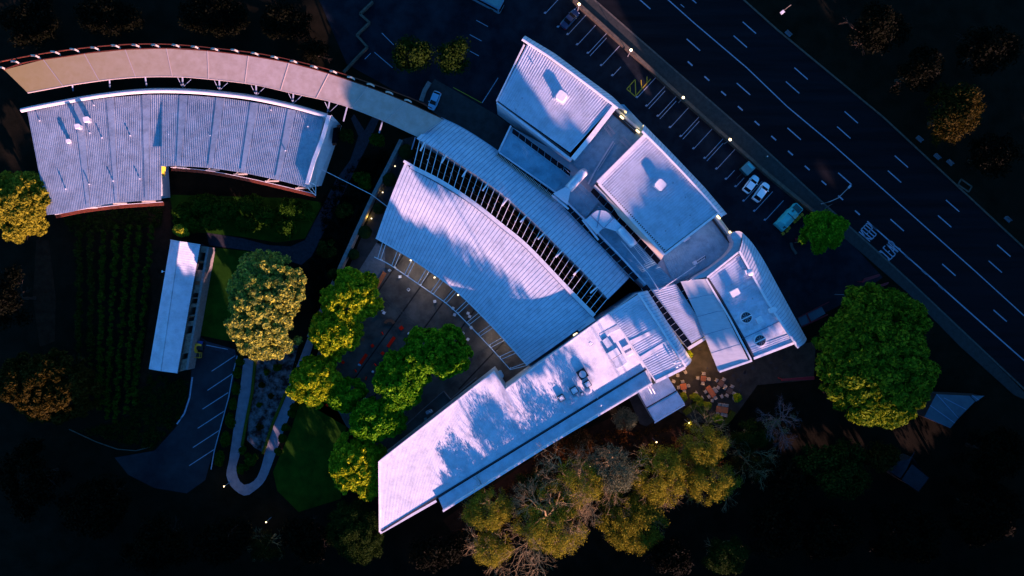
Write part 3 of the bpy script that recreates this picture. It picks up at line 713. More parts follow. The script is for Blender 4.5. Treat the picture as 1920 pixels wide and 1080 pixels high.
MB().prism([P(x,y,5.1) for x, y in [(960,238),(1072,300),(1150,195),(1235,265),(1345,400),(1395,470),(1270,532),(1215,545),(1000,335),(934,286)]], 0, 4.9).build('wall', 'wall', lw)
glazing('skylight_strip', lw, [(962,240),(1070,320),(1068,331),(960,250)], 6.15, 9)
glazing('skylight_strip', lw, [(1115,350),(1239,488),(1232,496),(1107,360)], 6.2, 10)
b = MB()
Eg = Edge([(934,288),(1000,337),(1045,372)], 5.8)
for k in range(46):
    p = Eg.at(k/46); b.beam(p, p+Vector((-.62,-.85,0))*1.0, .12, .1)
b.build('slats', 'cream', lw)
glazing('skylight_strip', lw, [(934,286),(1041,362),(1036,371),(930,293)], 5.5, 8)
glazing('skylight_strip', lw, [(1066,384),(1199,520),(1189,527),(1058,390)], 6.0, 12)
MB().path([P(1043,360,6.2),P(1100,415,6.2),P(1160,477,6.2),P(1210,532,6.2)], .35, .3).build('gutter', 'roofflat', lw)
# rails and catwalk ladders on the service roof
rr = thing('roof_walkway', 'long railed catwalk on the service roof beside the ducts', 'catwalk', P(1110,390,5.8))
for off in (0, 9):
    MB().path([P(1050+off,316+0-off*.0,6.9),P(1088+off,352,6.9),P(1118+off,384,6.9),P(1136+off,398,6.9)], .09, .09).build('handrail', 'frame', rr)
for k in range(14):
    t = k/13; x, y = 1040+t*86, 330+t*76; MB().beam(P(x,y,6.7),P(x+13,y-14,6.7), .07, .07).build('rung', 'frame', rr)
MB().path([P(1052,334,6.8),P(1083,362,6.8),P(1108,396,6.8)], .09, .09).build('handrail', 'frame', rr)
r2 = thing('roof_walkway', 'white railed catwalk with rungs, south-east of the elbow duct', 'catwalk', P(1190,470,5.8))
MB().path([P(1192,455,6.8),P(1222,492,6.8)], .1, .1).path([P(1186,459,6.8),P(1214,496,6.8)], .1, .1).build('handrail', 'white', r2)
for k in range(16):
    t = k/15; x, y = 1188+t*30, 455+t*38; MB().beam(P(x-3,y+3,6.75),P(x+5,y-2,6.75), .08, .08).build('rung', 'white', r2)
MB().path([P(1165,452,6.6),P(1215,512,6.6),P(1236,545,6.7),P(1305,498,6.7)], .15, .15).build('roof_pipe', 'white', lw)
MB().path([P(1150,265,5.6),P(1117,318,5.6),P(1103,345,5.6)], .3, .2).path([P(1153,268,5.6),P(1120,321,5.6)], .15, .2).build('roof_pipe', 'steel', lw)
for (x0,y0,x1,y1) in [(1133,239,1147,256),(1162,262,1179,278)]:
    t = thing('roof_ladder', 'ladder lying between the two ribbed blocks, ' + ('nearer the northernmost block' if x0 < 1150 else 'nearer the middle block'), 'ladder', P(x0,y0,5.3))
    for o_ in (0, 6):
        MB().beam(P(x0+o_,y0-o_,6.2),P(x1+o_,y1-o_*.8,6.2), .28, .15).build('rail', 'frame', t)
    b = MB()
    for k in range(6): u = (k+.5)/6; b.beam(P(x0+(x1-x0)*u,y0+(y1-y0)*u,6.1),P(x0+(x1-x0)*u+5,y0+(y1-y0)*u-5,6.1), .12, .1)
    b.build('rungs', 'frame', t)
t = thing('roof_ladder', 'ladder lying on the blue roof between middle block and fan-vent block', 'ladder', P(1320,488,5.3))
for o_ in (0, 5): MB().beam(P(1304,494+o_-3,6.0),P(1322,482+o_-3,6.0), .14, .12).build('rail', 'white', t)
b = MB()
for k in range(7): u = k/6; b.beam(P(1305+17*u,491-11*u,6.0),P(1306+17*u,496-11*u,6.0), .12, .1)
b.build('rungs', 'dark', t)
MB().box(P(1303,493,5.8), .8,.7,.6,.5).build('roof_box', 'white', lw)
MB().box(P(1287,448,5.8), 1.6,.6,.5,.6).build('roof_box', 'roofflat', lw)
# street-side screens with wall lamps between blocks
MB().path([P(1153,204,5.8),P(1198,243,5.8)], .5, .5).build('screen_wall', 'wall', lw)
MB().path([P(1147,210,5.5),P(1192,250,5.5)], .45, .3).path([P(1150,207,6.2),P(1196,247,6.2)], .2, .2).build('slot', 'dark', lw)
MB().path([P(1335,410,5.5),P(1371,458,5.5)], .4, .3).build('slot', 'dark', lw)
MB().path([P(1341,407,5.8),P(1376,452,5.8)], .4, .5).build('screen_wall', 'wall', lw)
def wall_lamp(x, y, z, label, rz):
    t = thing('wall_lamp', label, 'lamp', P(x,y,z), rz)
    MB().box((0,0,0), 1.05, .42, .2, 0, 0, .12).build('lamp_glass', 'lamphot', t, local=True)
    MB().box((0,.3,.02), 1.15, .12, .3).build('housing', 'dark', t, local=True)
    l = bpy.data.lights.new('wall_lamp_light', 'POINT'); l.energy = 14; l.color = (1,.62,.2); l.shadow_soft_size = .2
    lo = bpy.data.objects.new('lamp_light', l); COL.objects.link(lo); lo.parent = t; lo.location = (0, .9, .6)
wall_lamp(1166,220,6.3,'lit wall lamp at the east corner of the northernmost block', -.7)
wall_lamp(1196,246,6.3,'lit wall lamp at the north corner of the middle block', -.7)
wall_lamp(1347,407,6.3,'lit wall lamp at the east corner of the middle block', -.8)
wall_lamp(1370,437,6.3,'lit wall lamp by the curved wall end of the fan-vent block', -.9)
# ducts
t = thing('exhaust_duct', 'steel duct with flared hood and straight pipe rising north-east', 'duct', P(1055,362,6))
MB().poly([P(1037,363,8.8),P(1064,384,8.8),P(1070,356,9.4),P(1061,350,9.4)]).poly([P(1037,363,7.6),P(1064,384,7.6),P(1064,384,8.8),P(1037,363,8.8)]).poly([P(1064,384,7.6),P(1070,356,7.6),P(1070,356,9.4),P(1064,384,8.8)]).poly([P(1061,350,9.4),P(1037,363,8.8),P(1037,363,7.6),P(1061,350,7.6)]).build('flared_hood', 'duct', t)
MB().tube([P(1066,354,8.6),P(1076,343,8.6),P(1084,334,8.6),P(1091,326,8.5),P(1094,324,7.9),P(1095,323,6)], [.92,.92,.92,.92,.9,.85], 16).build('duct_pipe', 'duct', t, smooth=True)
for u in (.25,.6): 
    a = P(1066,354,8.6).lerp(P(1091,326,8.6), u); c = P(1066,354,8.6).lerp(P(1091,326,8.6), u+.02); MB().tube([a,c], .97, 16).build('pipe_collar', 'steel', t)
MB().path([P(1035,366,8.2),P(1066,392,8.2)], .35, .2).build('hood_flange', 'roofflat', t)
t = thing('exhaust_duct', 'curved elbow duct with box hood, south-east of the straight duct', 'duct', P(1130,415,6))
MB().prism([P(x,y,9.2) for x, y in [(1096,413),(1108,404),(1131,427),(1120,439)]], 7.4, 9.2).build('box_hood', 'duct', t)
arcp = []
for k in range(9):
    a = math.radians(205-k*22.5); arcp.append((1127+17.5*math.cos(a)*1.05, 411-17.5*math.sin(a)*1.0))
b = MB(); top = [P(x,y,9.3) for x, y in [(1108,404)]+[(1113,399),(1119,395),(1127,394),(1136,396),(1143,401),(1147,407),(1152,411),(1135,427),(1131,427)]]
b.poly(orient(top)); rg = orient(top); 
for k in range(len(rg)):
    p, q = rg[k], rg[(k+1) % len(rg)]; b.poly([(p.x,p.y,7.6),(q.x,q.y,7.6),q,p])
b.build('elbow', 'duct', t)
MB().poly(orient([P(1152,410,9.3),P(1166,424,8.9),P(1156,434,8.9),P(1135,427,9.3)])).poly([P(1135,427,9.3),P(1156,434,8.9),P(1156,434,7.8),P(1135,427,7.6)]).poly([P(1166,424,8.9),P(1152,410,9.3),P(1152,410,7.6),P(1166,424,7.8)]).build('reducer', 'duct', t)
MB().tube([P(1161,429,8.4),P(1172,441,8.4),P(1182,452,8.4),P(1188,460,8.3)], .92, 16).build('duct_pipe', 'duct', t, smooth=True)
for a, c in (((1127,394),(1119,427)),((1108,404),(1131,427)),((1151,408),(1133,427))):
    MB().beam(P(*a,9.35),P(*c,9.35),.12,.1).build('duct_seam', 'seam', t)
MB().path([P(1092,412,8.5),P(1122,450,8.5)], .35, .2).build('hood_flange', 'roofflat', t)
# ------------------------------------------------------------ walkway roof E
we = thing('link_roof', 'narrow ribbed link roof with dark skylight strips on both sides', 'building', P(1270,590,0))
ribbed('ribbed_roof', 'roof', we, Edge([(1265,532),(1333,624)], 6.6), Edge([(1216,545),(1288,648)], 6.6), .5, .5, .07)
MB().skirt([P(1265,532,6.5),P(1333,624,6.5),P(1288,648,6.5),P(1216,545,6.5)], 0).build('wall', 'wall', we)
MB().path([P(1334,627,6.6),P(1290,654,6.6)], .6, .3).build('end_flashing', 'parapet', we)
glazing('skylight_strip', we, [(1213,533),(1298,645),(1288,652),(1202,541)], 6.9, 11)
glazing('skylight_strip', we, [(1276,528),(1336,618),(1327,623),(1267,533)], 6.9, 6)
# ------------------------------------------------------------ block D
dd = thing('fan_vent_block', 'easternmost block with two round roof fans and a rolled east edge', 'building', P(1410,590,0))
zD = 8.8
LO = Edge(smooth_pts([(1392,436),(1410,455),(1432,488),(1455,530),(1485,585),(1513,636)], 20), zD-2.6); LI = Edge(smooth_pts([(1386,471),(1405,505),(1430,550),(1455,590),(1478,625),(1497,652)], 20), zD+.9)
ribbed('rolled_edge', ['roof', 'seam'], dd, LI, LO, .8, .1, .04, 7, lambda v,u: .7*math.sin(math.pi*v), rim=1)
edge_band('rolled_edge_trim', 'white', dd, LI, .4, .3, 0, 12)
b = MB()
for k in range(12):
    p, q = LO.at(k/12), LO.at((k+1)/12); b.poly([(q.x,q.y,0),(p.x,p.y,0),p,q]); p, q = LI.at(k/12), LI.at((k+1)/12); b.poly([(q.x,q.y,zD-.2),(p.x,p.y,zD-.2),p,q])
b.build('front_wall', 'wall', dd)
# curved wall end
cv = smooth_pts([(1392,436),(1384,433),(1374,436),(1370,443),(1375,452),(1374,462),(1362,478),(1330,503),(1290,527)], 24)
CT = Edge(cv, zD-.6); CB = Edge([(x*1.0-1, y+7) for x, y in cv], 5.4)
b = MB()
for k in range(24):
    p, q = CT.at(k/24), CT.at((k+1)/24); b.poly([(p.x,p.y,0),(q.x,q.y,0),q,p])
b.build('curved_wall', 'wall', dd)
MB().poly(orient([P(x,y,zD-.7) for x, y in cv]+[P(1322,520,zD-.7),P(1386,474,zD-.7)])).build('curved_wall_top', 'annex', dd)
ribbed('ribbed_roof', 'roof', dd, Edge([(1385,477),(1434,562)], zD), Edge([(1327,522),(1371,590)], zD), .55, .5, .075)
MB().poly(orient([P(1434,562,zD),P(1371,590,zD),P(1402,652,zD),P(1484,622,zD)])).build('flat_membrane', 'roofflat', dd)
ribbed('ribbed_roof', 'roof', dd, Edge([(1478,625),(1488,640)], zD), Edge([(1402,652),(1413,670)], zD), .5, .5, .07)
MB().poly(orient([P(1414,522,zD+.12),P(1416,528,zD+.12),P(1385,545,zD+.12),P(1376,552,zD+.12),P(1371,545,zD+.12)])).build('flashing', 'roofflat', dd)
MB().beam(P(1467,600,zD+.05),P(1392,635,zD+.05),.12,.1).build('membrane_seam', 'seam', dd)
MB().path([P(1327,521,zD+.1),P(1350,556,zD+.1),P(1372,595,zD+.1),P(1394,633,zD+.1),P(1414,671,zD+.1)], .35, .2).build('gutter_slot', 'gutter', dd)
MB().path([P(1324,523,zD+.2),P(1368,597,zD+.2),P(1408,674,zD+.2)], .35, .25).build('gutter_edge', 'parapet', dd)
MB().path([P(1386,472,zD+.3),P(1326,520,zD+.2)], .35, .4).path([P(1413,672,zD+.1),P(1491,642,zD+.1)], .5, .35).build('parapet', 'white', dd)
# annex: sloping pale panels
b = MB()
ax = [(1276,527),(1322,523),(1366,599),(1404,677),(1384,681),(1347,697)]
L0 = Edge([(1276,528),(1308,595),(1327,645),(1347,697)], 7.6); R0 = Edge([(1322,523),(1345,561),(1366,599),(1404,677)], 8.6); Mid = Edge([(1305,524),(1340,575),(1362,620),(1392,682)], 8.3)
ribbed('panel_roof', ['annex', 'seam'], dd, L0, Mid, 4.4, .02, .03, 1, rim=1)
ribbed('panel_roof', ['annex', 'seam'], dd, Mid, R0, 4.4, .02, .03, 1, rim=1)
OV = Vector((1.6,.6,-.1))
MB().skirt([L0.at(0)+OV,L0.at(.33)+OV,L0.at(.66)+OV,L0.at(.93)+OV,R0.at(.95),P(1413,672,zD-.1),P(1490,641,zD-.1),P(1386,473,zD-.1),R0.at(0)], 0).build('wall', 'wall', dd)
MB().beam(P(1349,697,7.7),P(1410,676,8.6),.4,.3).build('parapet', 'parapet', dd)
for i, (x, y) in enumerate([(1398,595),(1424,638)]):
    t = thing('round_roof_fan', 'round dark-grilled roof fan with white crossbar, ' + ('nearer the square skylight' if i == 0 else 'southernmost of the pair'), 'roof fan', P(x,y,zD+.05))
    b = MB(); b.tube([(0,0,0),(0,0,.5)], 1.22, 28); b.build('fan_ring', 'white', t, local=True)
    MB().tube([(0,0,.5),(0,0,.53)], 1.08, 28).build('fan_grille', 'gutter', t, local=True)
    MB().box((0,0,.6), 2.3, .2, .1, .45).build('crossbar', 'white', t, local=True)
    b = MB()
    for k in range(10): a = k*math.pi/5; b.box((.55*math.cos(a), .55*math.sin(a), .545), .85, .05, .02, a)
    b.build('blades', 'frame', t, local=True)
tag(MB().box(P(1424,600,zD+.3), 1.25,1.25,.5,.5).build('skylight', 'white'), 'small square white skylight beside the upper round roof fan', 'skylight')
tag(MB().box(P(1377,549,zD+.6), 1.9,1.3,1.1,.5,0,.15).build('roof_unit', 'white'), 'white rooftop box on the ribbed part of the fan-vent block', 'roof unit')
tag(MB().box(P(1448,581,zD+.6), 1.5,1.0,1.0,.4,0,.15).build('roof_unit', 'white'), 'white rooftop box beside the rolled east edge', 'roof unit')
tag(MB().box(P(1454,588,zD+.3), 1.2,.9,.5,.4).build('roof_unit', 'steel'), 'low grey rooftop box just below the white one by the rolled edge', 'roof unit')
t = thing('satellite_dish', 'round white dish on the ribbed part of the fan-vent block', 'dish', P(1404,512,zD)); MB().sphere((0,0,1.0), .62, 14, .35).build('dish', 'white', t, local=True, smooth=True); MB().box((-.6,.2,.5), .9,.9,.9,.3).build('dish_base', 'white', t, local=True)
# ------------------------------------------------------------ lower wing F + G
wg = thing('long_wing', 'long pale sheet-roofed wing running down to the south-west', 'building', P(960,790,0))
zn, zs = 10.3, 9.0
GN = Edge([(711,865),(756,830),(926,698),(947,731),(1010,682),(1142,587)], zn); 
G1t, G1b = Edge([(711,865),(926,697)], zn), Edge([(712,994),(926,858)], zs)
# west section: ribs run roughly north-west to south-east
def gseg(t0, t1, b0, b1): ribbed('wing_roof', 'roof', wg, Edge([t0, t1], zn), Edge([b0, b1], zs), .36, .4, .035)
gseg((711,865),(926,697), (714,996),(990,827)); gseg((926,697),(947,731),(990,827),(990,827.5)) if 0 else None
gseg((926,697),(947,731.5),(975,836),(990,827)); gseg((947,731.5),(1010,683),(990,827),(1052,789)); gseg((1010,683),(1142,588),(1052,789),(1218,688))
MB().path([P(716,996,zs+.05),P(822,930,zs+.05),P(990,827,zs+.05),P(1120,747,zs+.05)], .3, .2).path([P(1122,746,zs+.05),P(1212,692,zs+.05)], .34, .2).build('box_gutter', 'gutter', wg)
ribbed('wing_roof', 'roof', wg, Edge([(822,934),(1217,691)], zs-.1), Edge([(831,954),(1222,716)], zs-.1), .36, .4, .035)
MB().path([P(831,957,zs+.55),P(1035,829,zs+.55),P(1222,718,zs+.55)], .35, 1.3).build('south_parapet', 'parapet', wg)
MB().path([P(713,999,zs),P(818,939,zs)], .5, .3).build('eave_fascia', 'parapet', wg)
MB().path([P(711,865,zn),P(712,997,zs+.1)], .3, .3).build('verge', 'white', wg)
MB().path([P(711,865,zn+.05),P(926,697,zn+.05),P(947,731,zn+.05),P(1010,683,zn+.05),P(1142,587,zn+.05)], .2, .2).build('north_eave', 'parapet', wg)
ringG = [P(x,y,z-.1) for x, y, z in [(711,865,zn),(926,697,zn),(947,731,zn),(1010,683,zn),(1142,587,zn),(1218,695,zs),(1222,716,zs-.1),(831,955,zs-.1),(821,934,zs),(714,996,zs)]]
b = MB(); rg = orient(ringG); nn = len(rg)
for k in range(nn):
    p, q = rg[k], rg[(k+1) % nn]; b.poly([(p.x,p.y,0),(q.x,q.y,0),(q.x,q.y,q.z),(p.x,p.y,p.z)])
b.build('wall', 'wall', wg)
we2 = thing('ribbed_pavilion', 'ribbed roof pavilion at the east end of the long wing', 'building', P(1215,630,0))
ribbed('ribbed_roof', 'roof', we2, Edge([(1196,552),(1284,686)], 10.0), Edge([(1144,586),(1229,712)], 9.9), .5, .5, .07)
for a, c in (((1246,611),(1180,643)),((1253,640),(1198,674))):
    MB().beam(P(*a,10.08),P(*c,10.05),.75,.1).build('flashing', 'parapet', we2)
ribbed('rolled_edge', ['roof', 'seam'], we2, Edge([(1197,549),(1286,688)], 10.4), Edge([(1214,545),(1297,675)], 8.4), .75, .1, .04, 6, lambda v,u: .8*math.sin(math.pi*v), rim=1)
edge_band('rolled_edge_trim', 'white', we2, Edge([(1197,550),(1286,688)], 10.4), .4, .3, 0, 4)
MB().path([P(1284,689,10),P(1229,716,10)], .6, .4).path([P(1143,586,10.0),P(1229,715,10.0)], .25,.4).build('parapet', 'parapet', we2)
MB().skirt([P(1214,545,8.3),P(1297,675,8.3),P(1284,688,9.7),P(1229,713,9.7),P(1143,587,9.7),P(1196,550,9.7)], 0).build('wall', 'wall', we2)
t = thing('aerial_cluster', 'cluster of small white aerials on the ribbed pavilion roof', 'aerial', P(1268,682,10))
for dx, dy in ((-.6,.3),(.1,.5),(.5,-.1),(-.1,-.5),(.7,.6)): MB().sphere((dx,dy,.9), .26, 8).tube([(dx,dy,0),(dx,dy,.9)], .05, 5).build('aerial', 'white', t, local=True)
# small H roof
hr = thing('porch_roof', 'small ribbed porch roof projecting south of the long wing', 'building', P(1238,750,0))
ribbed('ribbed_roof', 'roof', hr, Edge([(1196,736),(1252,706)], 6.0), Edge([(1212,764),(1268,732)], 5.9), .36, .4, .035)
ribbed('ribbed_roof', 'roof', hr, Edge([(1213,765),(1269,733)], 5.8), Edge([(1228,791),(1284,757)], 5.6), .36, .4, .035)
MB().path([P(1212,765,5.95),P(1268,733,5.95)], .25, .15).path([P(1196,735,6.0),P(1227,792,5.7)], .1, .2).build('box_gutter', 'gutter', hr)
MB().skirt([P(1198,737,5.6),P(1252,708,5.6),P(1282,757,5.4),P(1228,789,5.4)], 0).build('wall', 'wall', hr)
MB().path([P(1227,793,5.7),P(1284,759,5.7)], .22, .2).build('eave_fascia', 'parapet', hr)
tag(MB().prism([P(x,y,.6) for x, y in [(1178,742),(1196,736),(1226,790),(1212,800),(1200,795)]], 0, .5).build('ramp', 'concrete'), 'concrete ramp beside the small porch roof', 'ramp')
# rooftop plant on the wing
def rbox(x, y, sx, sy, h, label, rz=.55, m='white', name='roof_unit', z=9.1, frame=None):
    t = thing(name, label, 'roof unit', P(x,y,z), rz)
    MB().box((0,0,h/2), sx, sy, h, 0, 0, .08).build('casing', m, t, local=True)
    if frame:
        MB().box((0,0,h+.03), sx*.8, sy*.8, .06).build('inner_panel', frame, t, local=True)
        MB().box((0,0,h+.08), sx*.45, sy*.45, .1, .3).build('cap', 'white', t, local=True)
    return t
rbox(1106,643,1.0,1.0,.9,'lone square skylight box near the north edge of the wing', m='dark', frame='white')
rbox(1052,745,1.3,1.3,1.1,'square black-rimmed unit, westernmost of the plant row', m='dark', frame='steel')
rbox(1076,731,1.5,1.5,1.1,'plain pale square unit between two black-rimmed ones', m='dark', frame='roofflat')
rbox(1101,719,1.3,1.3,1.1,'small black-rimmed unit just below the large fan unit', m='dark', frame='white')
t = rbox(1091,700,1.9,1.9,1.4,'large dark rooftop fan unit with round top', m='dark')
MB().tube([(0,0,1.4),(0,0,1.7)], .72, 20).build('round_cap', 'steel', t, local=True)
for i, (x, y) in enumerate([(1067,754),(1103,732)]):
    t = MB().tube([P(x,y,8.9),P(x,y,9.9)], .5, 14).tube([P(x,y,9.9),P(x,y,10.0)], .3, 10).build('round_vent', 'steel'); tag(t, 'round pale vent at the ' + ('west' if i == 0 else 'east') + ' end of the small plant row', 'vent')
rbox(1079,746,.9,.8,.7,'small square box in the plant row', m='white', frame='steel'); rbox(1091,738,.6,.7,.6,'narrow dark box in the plant row', m='dark', frame='steel')
t = MB().tube([P(1022,692,9.3),P(1022,692,9.8)], .45, 12).build('round_vent', 'frame'); tag(t, 'lone round vent near the notch of the long wing', 'vent')
rbox(1140,646,1.3,3.0,1.3,'tall pale plant unit leaning the top of the plant cluster', .6, 'roofflat'); rbox(1149,662,2.4,1.5,1.5,'wide white plant unit in the middle of the cluster', .55)
rbox(1160,676,2.5,2.1,1.3,'broad pale plant unit, lowest of the cluster', .55, 'roofflat'); rbox(1173,651,1.5,.8,1.0,'small white unit beside the ribbed pavilion, upper', .5); rbox(1179,661,1.5,.7,1.0,'small white unit beside the ribbed pavilion, lower', .5)
b = MB().beam(P(1125,630,9.9),P(1160,612,9.9), .9, .5); tag(b.build('roof_duct', 'roofflat'), 'flat pale duct north of the plant cluster', 'duct')
b = MB().beam(P(1113,672,9.4),P(1140,658,9.4), .8, .4); tag(b.build('roof_duct', 'cream'), 'cream duct running west from the plant cluster', 'duct')
b = MB().path([P(1128,695,9.2),P(1160,680,9.2),P(1200,660,9.2)], .18, .15).path([P(1132,620,9.4),P(1158,675,9.2)], .12, .12); tag(b.build('pipe_run', 'frame'), 'thin pipe run across the long wing by the plant cluster', 'pipe')
t = thing('roof_ladder', 'white ladder over the south parapet above the small porch', 'ladder', P(1216,720,9))
for o_ in (0, 6): MB().path([P(1209+o_,714,9.6),P(1217+o_,729,9.6),P(1222+o_,738,7.5)], .12, .12).build('rail', 'white', t)
for i, (x, y) in enumerate([(1059,772),(1127,760),(1250,650),(1232,665)]): tag(MB().tube([P(x,y,9),P(x,y,9.9)], .1, 6).sphere(P(x,y,9.9), .2, 7).build('vent_pipe', 'white'), 'short white vent pipe on the long wing or pavilion roof', 'vent pipe', 'vent pipes on the long wing')
# lamp in gap between fan roof and wing
tag(MB().box(P(1079,627,6), 1.1,.45,.2,.5,0,.15).build('wall_lamp', 'lamp'), 'lit white wall lamp in the dark gap north of the long wing', 'lamp')

# ------------------------------------------------------------ neighbours
t = thing('neighbour_shed', 'dark steel-roofed shed beyond the big round tree', 'shed', P(1785,765,0))
ribbed('roof_sheet', 'roofdim', t, Edge([(1755,738),(1730,780)], 4), Edge([(1798,770),(1782,802)], 4), 1.2, .05, .03) if 0 else None
M['roofdim'] = mat('dull_steel_roof', (.07,.10,.13), .6, 0, (.05,.07,.10), .5, 4)
for q in ([(1756,738),(1733,782),(1782,803),(1797,784)],[(1756,739),(1798,783),(1828,753),(1818,742)],[(1819,742),(1830,753),(1846,742)]):
    MB().poly(orient([P(x,y,4.2) for x, y in q])).build('roof_sheet', 'roofdim', t)
for a, c in [((1744,760),(1790,793)),((1770,746),(1812,768)),((1797,784),(1756,739)),((1823,741),(1835,750))]: MB().beam(P(*a,4.25),P(*c,4.25),.14,.1).build('roof_seam', 'seam', t)
MB().skirt([P(x,y,4.1) for x, y in [(1756,739),(1735,781),(1782,801),(1828,753),(1844,743)]], 0).build('wall', 'dark', t)
t = thing('neighbour_house', 'dark low house with two roof planes at the lower right', 'house', P(1690,890,0))
for q in ([(1653,874),(1688,897),(1700,880),(1716,845),(1706,860)],[(1710,870),(1742,896),(1722,922),(1690,900)],[(1640,868),(1654,866),(1656,878),(1646,880)]):
    MB().poly(orient([P(x,y,4) for x, y in q])).build('roof', 'lotwest', t)
MB().skirt([P(x,y,3.9) for x, y in [(1660,878),(1712,858),(1738,896),(1722,918),(1685,898)]], 0).build('wall', 'dark', t)
# entrance canopy and red beams east
t = thing('entrance_canopy', 'glazed entry canopy with dark red frame east of the rolled edge', 'canopy', P(1520,595,0))
MB().poly(orient([P(1496,596,3.4),P(1540,574,3.4),P(1548,588,3.4),P(1503,613,3.4)])).build('glass_roof', 'roofdim', t)
MB().path([P(1496,596,3.5),P(1555,566,3.5)], .15, .15).path([P(1503,613,3.5),P(1552,590,3.5)], .25, .2).path([P(1512,588,3.5),P(1520,604,3.5)], .3, .2).build('frame', 'redbeam', t)
for i, q in enumerate([[(1618,530),(1622,522),(1650,514),(1649,518)],[(1641,543),(1645,536),(1667,529),(1665,533)],[(1466,714),(1466,711),(1527,706),(1527,712)]]):
    b = MB().prism([P(x,y,3.5) for x, y in q], 3.0, 3.5); c = P(q[0][0]+3,q[0][1]-2,3); b.tube([(c.x,c.y,0),(c.x,c.y,3)], .12, 6)
    tag(b.build('red_beam', 'redbeam'), ['dark red tapered beam north of the big round tree','shorter dark red beam tucked beside the big round tree','thin dark red beam west of the big round tree'][i], 'beam')

# ------------------------------------------------------------ vehicles
def car(name, label, x, y, ang, L, Wd, Hh, paint, hood=.26, cat='car', roofm=None, rear=.12):
    t = thing(name, label, cat, P(x,y,.05), ang)
    def ring(xx, w, z0, z1, r=.25):
        return [(xx,-w,z0),(xx,-w,z1-r*.6),(xx,-w+r,z1),(xx,w-r,z1),(xx,w,z1-r*.6),(xx,w,z0)]
    def loft(sts, m, nm, caps=True):
        b = MB(); n = 6
        for s_ in sts: b.v += s_
        for k in range(len(sts)-1):
            for j in range(n): b.f.append((k*n+j, k*n+(j+1) % n, (k+1)*n+(j+1) % n, (k+1)*n+j)); b.m.append(0)
        b.f.append(tuple(range(n))); b.m.append(0); b.f.append(tuple((len(sts)-1)*n+j for j in range(n))[::-1]); b.m.append(0)
        return b.build(nm, m, t, local=True)
    w = Wd/2; hl = L/2; zb_ = Hh*.58
    loft([ring(-hl,w*.78,.35,zb_*.85),ring(-hl+.15,w*.93,.3,zb_*.97),ring(-hl+.6,w,.28,zb_),ring(0,w,.28,zb_),ring(hl-1.1,w,.28,zb_*.97),ring(hl-.45,w*.93,.3,zb_*.88),ring(hl-.1,w*.75,.35,zb_*.76),ring(hl,w*.6,.4,zb_*.66)], paint, 'body')
    x0 = -hl+L*rear*.5; x1 = hl-L*hood
    g = loft([ring(x0,w*.84,zb_*.9,zb_+.02,.1),ring(x0+L*.11,w*.80,zb_*.9,Hh*.97,.15),ring(x1-L*.17,w*.80,zb_*.9,Hh*.97,.15),ring(x1,w*.86,zb_*.9,zb_*.98,.1)], 'glass', 'windows')
    xr0, xr1 = x0+L*.12, x1-L*.18
    MB().prism([(xr0,-w*.62),(xr0+.15,-w*.72),(xr1-.15,-w*.74),(xr1,-w*.66),(xr1,w*.66),(xr1-.15,w*.74),(xr0+.15,w*.72),(xr0,w*.62)], Hh*.955, Hh*1.0).build('roof', roofm or paint, t, local=True)
    for sx_ in (-1, 1):
        MB().beam((x0+.2, sx_*w*.84, zb_*1.02), (xr0+.1, sx_*w*.72, Hh*.99), .09,.07).beam((xr0+.05, sx_*w*.73, Hh*.99), (xr1, sx_*w*.74, Hh*.99), .09,.05).beam((xr1, sx_*w*.74, Hh*.99), (x1+.05, sx_*w*.88, zb_*1.01), .08,.06).build('pillar', paint, t, local=True)
        MB().box((x1-.35, sx_*(w+.09), zb_*1.05), .14,.2,.14).build('mirror', paint, t, local=True)
        MB().box((hl-.22, sx_*w*.62, zb_*.74), .16,.3,.12).build('headlight', 'white', t, local=True)
        MB().box((-hl+.08, sx_*w*.68, zb_*.8), .1,.3,.14).build('tail_light', 'red', t, local=True)
        for wx in (-hl*.62, hl*.62):
            wh = MB().tube([(wx, sx_*(w-.18), .33),(wx, sx_*(w+.01), .33)], .33, 14).build('wheel', 'tyre', t, local=True)
    return t
fw = math.atan2(18, 14)
car('parked_car', 'white hatchback parked beside the pale teal bin lid', 1406.5, 346, R(53), 4.3, 1.85, 1.5, 'carwhite')
car('parked_car', 'white van-like car parked to the right of the white hatchback', 1425, 361, R(54), 4.6, 1.9, 1.9, 'carwhite', hood=.22)
car('parked_car', 'pale blue car parked on the driveway above the barrel roof', 815, 190, R(248), 4.2, 1.8, 1.5, 'carblue')
car('pickup_truck', 'dark navy pickup in the upper car park bays', 1068, 38, R(48), 4.9, 1.9, 1.7, 'cardark', cat='pickup', rear=.5)
t = thing('coach', 'long bus with blue-grey roof at the top edge of the photo', 'bus', P(915,5,.05), R(-28))
MB().box((-2,0,1.75), 11, 2.5, 2.7, 0, 0, .25).build('body', 'busroof', t, local=True); MB().box((3.42,0,1.9), .3, 2.2, 1.5).build('windscreen', 'glass', t, local=True); MB().box((-2,0,3.15), 10.4,2.1,.12,0,0,.3).build('roof_panel', 'tealpale', t, local=True)
for sx_ in (-1,1):
    MB().box((-2,sx_*1.27,2.2), 10, .04, .9).build('windows', 'glass', t, local=True)
    for wx in (-6,1.6): MB().tube([(wx,sx_*1.0,.5),(wx,sx_*1.28,.5)], .5, 14).build('wheel', 'tyre', t, local=True)
t = thing('bin_trailer', 'pale teal square-lidded trailer left of the white hatchback', 'trailer', P(1398,318,0), R(44))
MB().box((0,0,.9), 2.35, 2.1, 1.3, 0, 0, .08).build('box', 'tealdark', t, local=True); MB().box((0,0,1.62), 2.4, 2.15, .12, 0, 0, .08).build('lid', 'tealpale', t, local=True)
